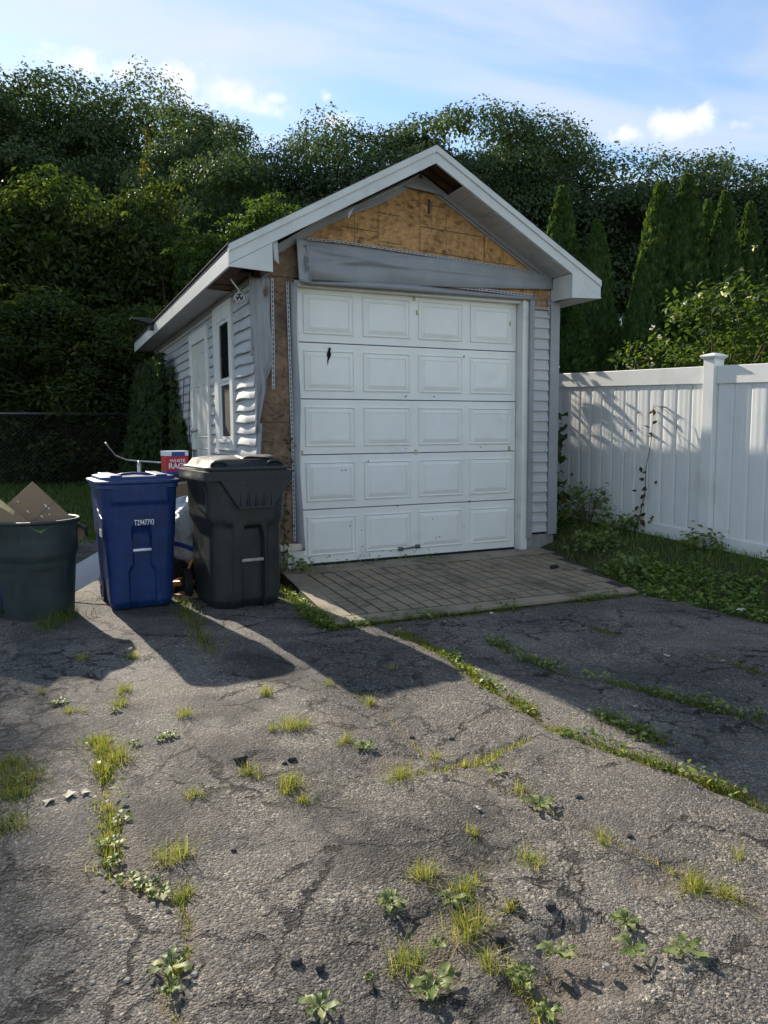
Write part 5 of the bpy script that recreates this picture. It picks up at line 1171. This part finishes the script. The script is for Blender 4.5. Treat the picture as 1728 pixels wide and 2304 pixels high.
# ivy on the far end of the side wall
g = np.random.default_rng(81); n = 2600; yy = 2.95+3.2*g.random(n)**.85; cov = np.clip((yy-2.9)/1.3, 0, 1); zz = .3+g.random(n)*(.55+1.6*cov*(.55+.5*vn(yy*3, yy*0, 3)))
m_ = (fbm(yy*2.5, zz*2.5, 5, 3) > .40-.12*cov); yy, zz = yy[m_], zz[m_]; P = np.stack([XL-.04-.10*g.random(len(yy))*(.4+np.clip(yy-3.6, 0, 1.5)), yy, zz], 1)
iv = thing('ivy', 'climbing ivy over the far end of the side wall', 'vine'); V, F = leaves(P, np.tile([-1, -.3, .5], (len(P), 1)), .12, .62, g, .35, .4); tag(fast('leaf', V, F, M['vine_leaf'], iv, attr=g.random(len(P))*.75), kind='stuff')
mb = MB()
for k in range(6): y_ = 3.0+k*.45; mb.tube([(XL-.03, y_, .1), (XL-.035, y_-.1+.2*r_.random(), .9), (XL-.03, y_+.1, 1.5), (XL-.03, y_-.1, 2.0)], .006, 5)
mb.build('stem', M['stem'], iv, True)
n = 5200; yy = 4.2+2.6*g.random(n); zz = .1+2.3*g.random(n)**.9; P = np.stack([XL-.15-.55*g.random(n)*np.clip((yy-3.9)/1.2, .1, 1)*(1.05-zz/2.7), yy, zz], 1)
sh = thing('ivy_bush', 'dark bushy ivy mass standing against the back of the side wall', 'vine'); V, F = leaves(P, np.tile([-.8, -.5, .5], (n, 1)), .13, .6, g, .5, .3); tag(fast('leaf', V, F, M['vine_leaf'], sh, attr=g.random(n)*.6), kind='stuff')

# ------------------------------------------------------------------ lawn grass and ground cover (stuff)
g = np.random.default_rng(91)
def scatter_poly(n, x0, x1, y0, y1, ok):
    x = g.uniform(x0, x1, n); y = g.uniform(y0, y1, n); k = ok(x, y); return x[k], y[k]
fline = lambda x, y: (x-FP[0])*FN[0]+(y-FP[1])*FN[1]          # >0 garage side of the fence
okr = lambda x, y: (gline(x, y)+(fbm(x*4, y*4, 2)-.5)*.25 > -.02) & (fline(x, y) > .03) & ~((x < 2.95) & (y > -.12)) & ~((x < 2.36+(y+1.9)*.24) & (y > -2.1))
x, y = scatter_poly(42000, 2.1, 4.7, -4.2, 3.0, okr); dens = fbm(x*2.2, y*2.2, 6, 3); k = g.random(len(x)) < .25+1.2*dens; x, y = x[k], y[k]
tall = np.clip((.55-np.abs(fline(x, y)-.1))/.5, 0, 1); B = np.stack([x, y, H(x, y)-.02], 1); h = (.035+.055*g.random(len(x))+.06*tall*g.random(len(x)))
V, F, at = tufts(B, h, g, .006, .55); tag(fast('lawn_grass', V, F, M['lawn_grass'], attr=at*.85), 'shaded uneven grass between the apron and the fence', 'grass', kind='stuff')
x, y = scatter_poly(9000, 2.1, 4.3, -4.2, .2, okr); k = ((fbm(x*1.8, y*1.8, 16, 3) > .47) & (gline(x, y) < .8)) | (gline(x, y) < .30); x, y = x[k], y[k]
P = np.stack([x, y, H(x, y)+.015+.05*g.random(len(x))], 1); V, F = leaves(P, np.tile([0, 0, 1.], (len(P), 1)), .042, .85, g, .35); tag(fast('ground_cover', V, F, M['lawn_grass'], attr=g.random(len(P))*.85), 'low round-leaved weeds along the driveway edge', 'weeds', kind='stuff')
x, y = scatter_poly(26000, -6, -.45, 3.0, 8.4, lambda x, y: y > 3.2+(fbm(x*2, y*2, 8)-.5)*.9); B = np.stack([x, y, H(x, y)-.01], 1); V, F, at = tufts(B, .05+.07*g.random(len(x)), g, .009, .6, 2); tag(fast('back_lawn_grass', V, F, M['lawn_grass'], attr=at*.7), 'shaded grass in front of the chain-link fence', 'grass', kind='stuff')
# plants at the foot of the garage corner and the fence
WD = M['weed_leaf']
for i, (s_, o_, hh, R, n, lab) in enumerate([(1.45, .28, .55, .26, 420, 'leafy green weed clump between the garage corner and the fence'), (1.0, .2, .22, .2, 200, 'low leafy weed at the foot of the withered vine'), (-.12, .16, .20, .18, 160, 'broad-leaved weed at the foot of the fence post'), (2.1, .45, .5, .35, 420, 'dark weed thicket beside the garage corner post'), (-1.1, .25, .16, .2, 150, 'small leafy weed by the fence rail'), (.75, .75, .16, .22, 240, 'fern-like weed on the lawn beside the apron'), (-.05, 1.05, .13, .2, 220, 'feathery weed at the lawn edge by the driveway')]):
    p = fpt(s_, o_, 0); small_shrub('weed_clump', lab, p[0], p[1], float(H(p[0], p[1])), hh, R, n, .065, WD, 700+i, 0, .55, 'weed')
p = (-.16, -.22); small_shrub('weed_clump', 'leafy weed at the left foot of the garage door', p[0], p[1], -.06, .16, .14, 150, .05, WD, 720, 0, .6, 'weed')
climber('climbing_sprig', 'fern-like sprig growing up the bare sheathing behind the black bin', [(-.24, -.20, -.08), (-.22, -.17, .4), (-.17, -.15, .8), (-.16, -.15, 1.05), (-.13, -.14, 1.2)], 70, (.035, .012, .05), .05, M['vine_leaf'], 721, .4, rad=.004)
for i, (x, z) in enumerate([(.5, 0), (.75, 0), (1.0, 0), (.2, 0), (1.3, 0)]): small_shrub('seam_weed', 'tiny weed growing in the seam below the garage door', x, -.14, slabz(-.14), .035, .09, 40, .028, WD, 730+i, 0, .7, 'weed')['group'] = 'seam weeds below the door'

# grass in the seams of the driveway (stuff strips)
def strip(key, name, label, n, wid, hmean, m, seed, t0=0, t1=1, patch=.45, w=.0045, lf=0, lfs=.035, cols=(0, 1)):
    g = np.random.default_rng(seed); P = SEAM[key]; k = (np.clip(t0+(t1-t0)*g.random(n), 0, .999)*len(P)).astype(int); b = P[k]+g.normal(0, wid, (n, 2))
    pm = fbm(b[:, 0]*5+seed, b[:, 1]*5, seed, 3); ok = pm > patch*(.6+.5*g.random(n)); b = b[ok]; pm = pm[ok]
    z = np.where(gline(b[:, 0], b[:, 1]) < 0, -.132, H(b[:, 0], b[:, 1])-.01); h = hmean*(.35+.9*g.random(len(b)))*(.5+1.1*np.clip(pm-.3, 0, 1))
    V, F, at = tufts(np.column_stack([b, z]), h, g, w, .65); at = cols[0]+(cols[1]-cols[0])*at
    o = fast(name, V, F, m, attr=at); tag(o, label, 'grass', kind='stuff')
    if lf:
        q = P[(np.clip(t0+(t1-t0)*g.random(lf), 0, .999)*len(P)).astype(int)]+g.normal(0, wid*1.15, (lf, 2)); ok = fbm(q[:, 0]*4+3, q[:, 1]*4, seed+1, 3) > .38; q = q[ok]
        C_ = np.column_stack([q, -.115+.05*g.random(len(q))]); V, F = leaves(C_, np.tile([0, 0, 1.], (len(C_), 1)), lfs, .62, g, .4); fast('broad_leaf', V, F, M['weed_leaf'], o, attr=g.random(len(C_)))
strip('A', 'seam_grass', 'long strip of grass and weeds along the main driveway seam', 7200, .028, .056, M['crack_grass'], 1, patch=.36, lf=560, lfs=.028, cols=(.15, 1))
strip('B', 'apron_grass', 'weeds along the front edge of the concrete apron', 6500, .035, .065, M['crack_grass'], 2, patch=.26, lf=1500, lfs=.032, cols=(0, .75))
strip('B', 'apron_grass', 'taller grass along the left corner of the concrete apron', 1800, .045, .13, M['crack_grass'], 12, 0, .36, .30, cols=(.05, .8))
strip('C', 'shade_seam_grass', 'low weeds along the shaded driveway seam', 2600, .026, .055, M['crack_grass'], 3, patch=.37, lf=520, lfs=.028, cols=(.1, .8))
strip('D', 'shade_seam_grass', 'few weeds in a short shaded seam', 260, .03, .045, M['crack_grass'], 4, cols=(.1, .8))
strip('D2', 'shade_seam_grass', 'thin weeds in the far shaded seam by the lawn', 500, .03, .05, M['crack_grass'], 5, cols=(.1, .8))
strip('E', 'crack_grass', 'broken strip of yellow-green grass along the left crack', 3000, .030, .055, M['dry_grass'], 6, patch=.52, lf=45, lfs=.026)
strip('E2', 'crack_grass', 'dry moss and stubble in the crack running to the front', 900, .012, .022, M['dry_grass'], 7, patch=.30, w=.004)
strip('G', 'crack_grass', 'grass between the blue and black bins', 900, .045, .10, M['crack_grass'], 8, patch=.33)
strip('K', 'crack_grass', 'short strip of weeds beside the main seam', 900, .028, .07, M['crack_grass'], 9, patch=.42, lf=130, lfs=.03)
strip('J', 'crack_grass', 'sparse dry grass in the crack off the main seam', 500, .02, .04, M['dry_grass'], 10, patch=.42)
strip('N', 'crack_grass', 'sparse stubble in the long diagonal crack', 700, .016, .03, M['dry_grass'], 11, patch=.46)
strip('O', 'crack_grass', 'dry stubble in the broken crack near the front', 700, .02, .03, M['dry_grass'], 13, patch=.42)
g = np.random.default_rng(14); b = np.array([gp(*p) for p in [(10, 1660), (25, 1720), (10, 1790), (35, 1690)]]); b = b[g.integers(0, 4, 1500)]+g.normal(0, .05, (1500, 2)); V, F, at = tufts(np.column_stack([b, np.full(1500, -.122)]), .015+.045*g.random(1500), g, .0036, 1.0)
tag(fast('edge_grass', V, F, M['crack_grass'], attr=at), 'patch of green grass at the left edge of the driveway', 'grass', kind='stuff')
b = np.array([gp(*p) for p in [(120, 1345), (150, 1335), (110, 1360), (60, 1330), (5, 1325)]]); b = b[g.integers(0, 5, 420)]+g.normal(0, .06, (420, 2)); V, F, at = tufts(np.column_stack([b, np.full(420, -.122)]), .05+.11*g.random(420), g, .0045, .7)
tag(fast('edge_grass', V, F, M['crack_grass'], attr=at*.7), 'thin grass round the foot of the green trash can', 'grass', kind='stuff')
# single tufts
TL = 'small tuft of dry yellow-green grass growing out of the asphalt'
r_ = random.Random(31)
for i, (px, py, sz) in enumerate([(575,1498,1.1),(400,1548,.9),(270,1492,1.1),(268,1525,.9),(650,1570,1.5),(545,1672,.9),(620,1692,1.1),(870,1680,1.1),(745,1605,.7),(1125,1712,.7),(1145,1865,.9),(1020,1805,.5),(1305,1820,.6),(920,1885,.9),(1000,1918,.9),(1010,2012,1.2),
        (1545,1930,1.0),(1500,1915,.9),(378,1855,1.35),(400,1930,.5),(422,1722,.7),(800,1520,.6),(225,1622,1.3),(200,1605,1.0),(252,1645,1.4),(165,1540,.9),(710,1478,.5),(660,1732,.6),(1105,1962,.5),(875,2075,.9),(1060,2078,.7),(180,1425,.9),(290,1420,.8),(90,1500,.6),(850,1445,.5),(585,1578,.5),(940,1640,.5),(1600,1860,.5)]):
    g = np.random.default_rng(900+i); n = int(170*sz); x, y = gp(px, py); c_ = g.normal(0, .022*sz, (5, 2)); b = c_[g.integers(0, 5, n)]+g.normal(0, .013*sz, (n, 2)); V, F, at = tufts(np.column_stack([b, np.full(n, -.012)]), (.018+.06*g.random(n)**1.4)*min(1.3, .6+.5*sz), g, .0026, 1.15, 4)
    o = fast('grass_tuft', V, F, M['dry_grass'], attr=at); o.location = (x, y, -.118); tag(o, TL, 'grass', 'dry grass tufts in the driveway')
# plantain rosettes
def rosette(g, nl, ln):
    V = []; F = []; at = []
    for k in range(nl):
        a = 6.283*k/nl+g.normal(0, .25); el = g.uniform(.10, .6); L_ = ln*g.uniform(.65, 1.1); w = L_*g.uniform(.30, .42); d = np.array([math.cos(a), math.sin(a)]); sd = np.array([-d[1], d[0]]); base = len(V); cv = g.random()
        for j, (t, ww) in enumerate(((0, .10), (.22, .16), (.45, .85), (.68, 1.0), (.88, .6), (1.0, .05))):
            r = L_*t*math.cos(el*(1-.5*t)); z = L_*(t*math.sin(el)-.55*t*t*math.sin(el)*1.1)+.004
            for sgn in (-1, 0, 1): q = d*r+sd*sgn*w*ww*.5; V.append((q[0], q[1], z+(abs(sgn)*.12*w*ww)+.006*math.sin(9*t+k)*abs(sgn)))
        for j in range(5):
            for c in range(2): F.append((base+3*j+c, base+3*j+c+1, base+3*j+c+4, base+3*j+c+3)); at.append(cv)
    return V, F, at
RL = 'flat rosette of broad green leaves growing from a driveway crack'
for i, (px, py, sz) in enumerate([(128,1522,.9),(250,1538,.6),(365,1592,.8),(345,1600,.5),(785,1618,1.0),(1068,1668,.9),(1165,1745,1.15),(840,1958,1.0),(972,1950,.85),(945,2050,.55),(1200,2068,.95),(1352,1998,.8),(1365,2058,.95),(1475,2058,1.05),(365,2095,1.15),(372,2140,.6),(690,2188,1.0),(940,2135,1.15),(920,2155,.8),(1120,2108,.7),(1130,2130,.6),(1178,2195,.7),(312,1918,.75),(278,1903,.7),(345,1935,.8),(240,1828,.9),(262,1775,.9),(245,1868,.7),(40,1690,.8),(1405,1592,.9),(1380,1600,.7),(885,1370,.6),(1060,1480,.8),(1430,1662,.7),(1220,1590,.6),(795,2120,.35),(1010,1955,.4),(290,1610,.6)]):
    g = np.random.default_rng(1200+i); x, y = gp(px, py); V, F, at = rosette(g, int(g.integers(8, 13)), .059*sz)
    o = fast('plantain', V, F, M['weed_leaf'], attr=at, smooth=True); o.location = (x, y, -.112); tag(o, RL, 'weed', 'plantain rosettes in the driveway')
# litter
r_ = random.Random(41)
for i, (px, py, l) in enumerate([(1030,1752,.028),(105,1738,.045),(150,1722,.05),(182,1715,.04),(1062,1328,.035),(1250,1357,.018),(1155,1420,.022),(1370,1530,.028),(1440,1420,.04),(1560,1432,.03),(1600,1335,.06),(960,1345,.015),(1190,1395,.012)]):
    x, y = gp(px, py); mb = MB(); a = r_.uniform(0, 6.28); pts = []
    for k in range(9): rr = l*(1 if k % 2 else .5)*r_.uniform(.7, 1.1); q = 6.283*k/9; pts.append((rr*math.cos(q), rr*.6*math.sin(q)))
    V = [(px_*math.cos(a)-py_*math.sin(a), px_*math.sin(a)+py_*math.cos(a), .004+.010*r_.random()) for px_, py_ in pts]+[(0, 0, .008)]
    mb.add(V, [(k, (k+1) % 9, 9) for k in range(9)]); o = mb.build('dead_leaf', M['paper'], None, solid=.001); o.location = (x, y, -.114 if i != 10 else -.06); tag(o, 'pale dry leaf lying on the driveway', 'leaf', 'dry leaves on the driveway')
for i, (px, py, r, dark) in enumerate([(520,1643,.028,1),(630,1643,.020,1),(615,1650,.012,1),(275,2120,.01,0),(505,1838,.010,1),(640,2080,.016,1),(690,2092,.014,1),(262,2035,.010,0),(975,1598,.014,1),(1360,1808,.012,1),(1110,1955,.02,1),(1080,2030,.02,1),(145,1990,.012,1),(1190,1960,.018,1),(1310,2090,.012,0),(200,2125,.009,0),(420,2108,.011,0),(890,1595,.014,1),(1250,1725,.016,1)]):
    x, y = gp(px, py); V = []; rg = []
    for j in range(5): ph = math.pi*(j+.3)/5.6; rg.append([(r*math.sin(ph)*math.cos(q)*r_.uniform(.75, 1.2), r*math.sin(ph)*math.sin(q)*r_.uniform(.75, 1.1), -r*.75*math.cos(ph)) for q in [6.283*k/9 for k in range(9)]])
    mb = MB(); mb.loft(rg); o = mb.build('stone', M['black_stone' if dark else 'stone']); o.location = (x, y, -.120+r*.25); tag(o, 'dark lump of loose asphalt on the driveway' if dark else 'small pale stone on the driveway', 'stone', 'asphalt lumps' if dark else 'pale stones')
mb = MB(); mb.loft([rrect(.10, .055, .02, z, 4) if k else rrect(.09, .05, .02, z, 4) for k, z in enumerate((0, .012, .03))]); mb.box(-.03, .03, -.012, .012, .031, .036); o = mb.build('black_box', M['black_metal'], None, 'auto'); o.location = (2.20, -1.02, slabz(-1.02)-.001); o.rotation_euler = (0, 0, .3); tag(o, 'small black plastic object lying on the apron', 'plastic')
# loose grit on the asphalt
g = np.random.default_rng(61); n = 9000; x = g.uniform(-2.9, 1.6, n); y = -5.9+3.6*g.random(n)**1.5; r = .0022+.0045*g.random(n)**2; ok = fbm(x*2.5, y*2.5, 33, 3) > .40
x, y, r = x[ok], y[ok], r[ok]; n = len(x); base = np.array([(1, 0, 0), (0, 1, 0), (-1, 0, 0), (0, -1, 0), (0, 0, 1)]); V = (base[None]*r[:, None, None]*(.7+.6*g.random((n, 5, 1)))); a = g.random(n)*6.28
Vx = V[..., 0]*np.cos(a)[:, None]-V[..., 1]*np.sin(a)[:, None]+x[:, None]; Vy = V[..., 0]*np.sin(a)[:, None]+V[..., 1]*np.cos(a)[:, None]+y[:, None]
xi = np.clip(((x+5)/.024).astype(int), 0, len(ax)-1); yi = np.clip(((y+7.4)/.024).astype(int), 0, len(ay)-1); zz = Z[xi, yi]
Vz = V[..., 2]+zz[:, None]-.0005; i = (np.arange(n)*5)[:, None, None]; F = (i+np.array([(0, 1, 4), (1, 2, 4), (2, 3, 4), (3, 0, 4)])[None]).reshape(-1, 3)
tag(fast('grit', np.stack([Vx, Vy, Vz], -1).reshape(-1, 3), F, M['stone']), 'loose grit scattered over the driveway', 'gravel', kind='stuff')
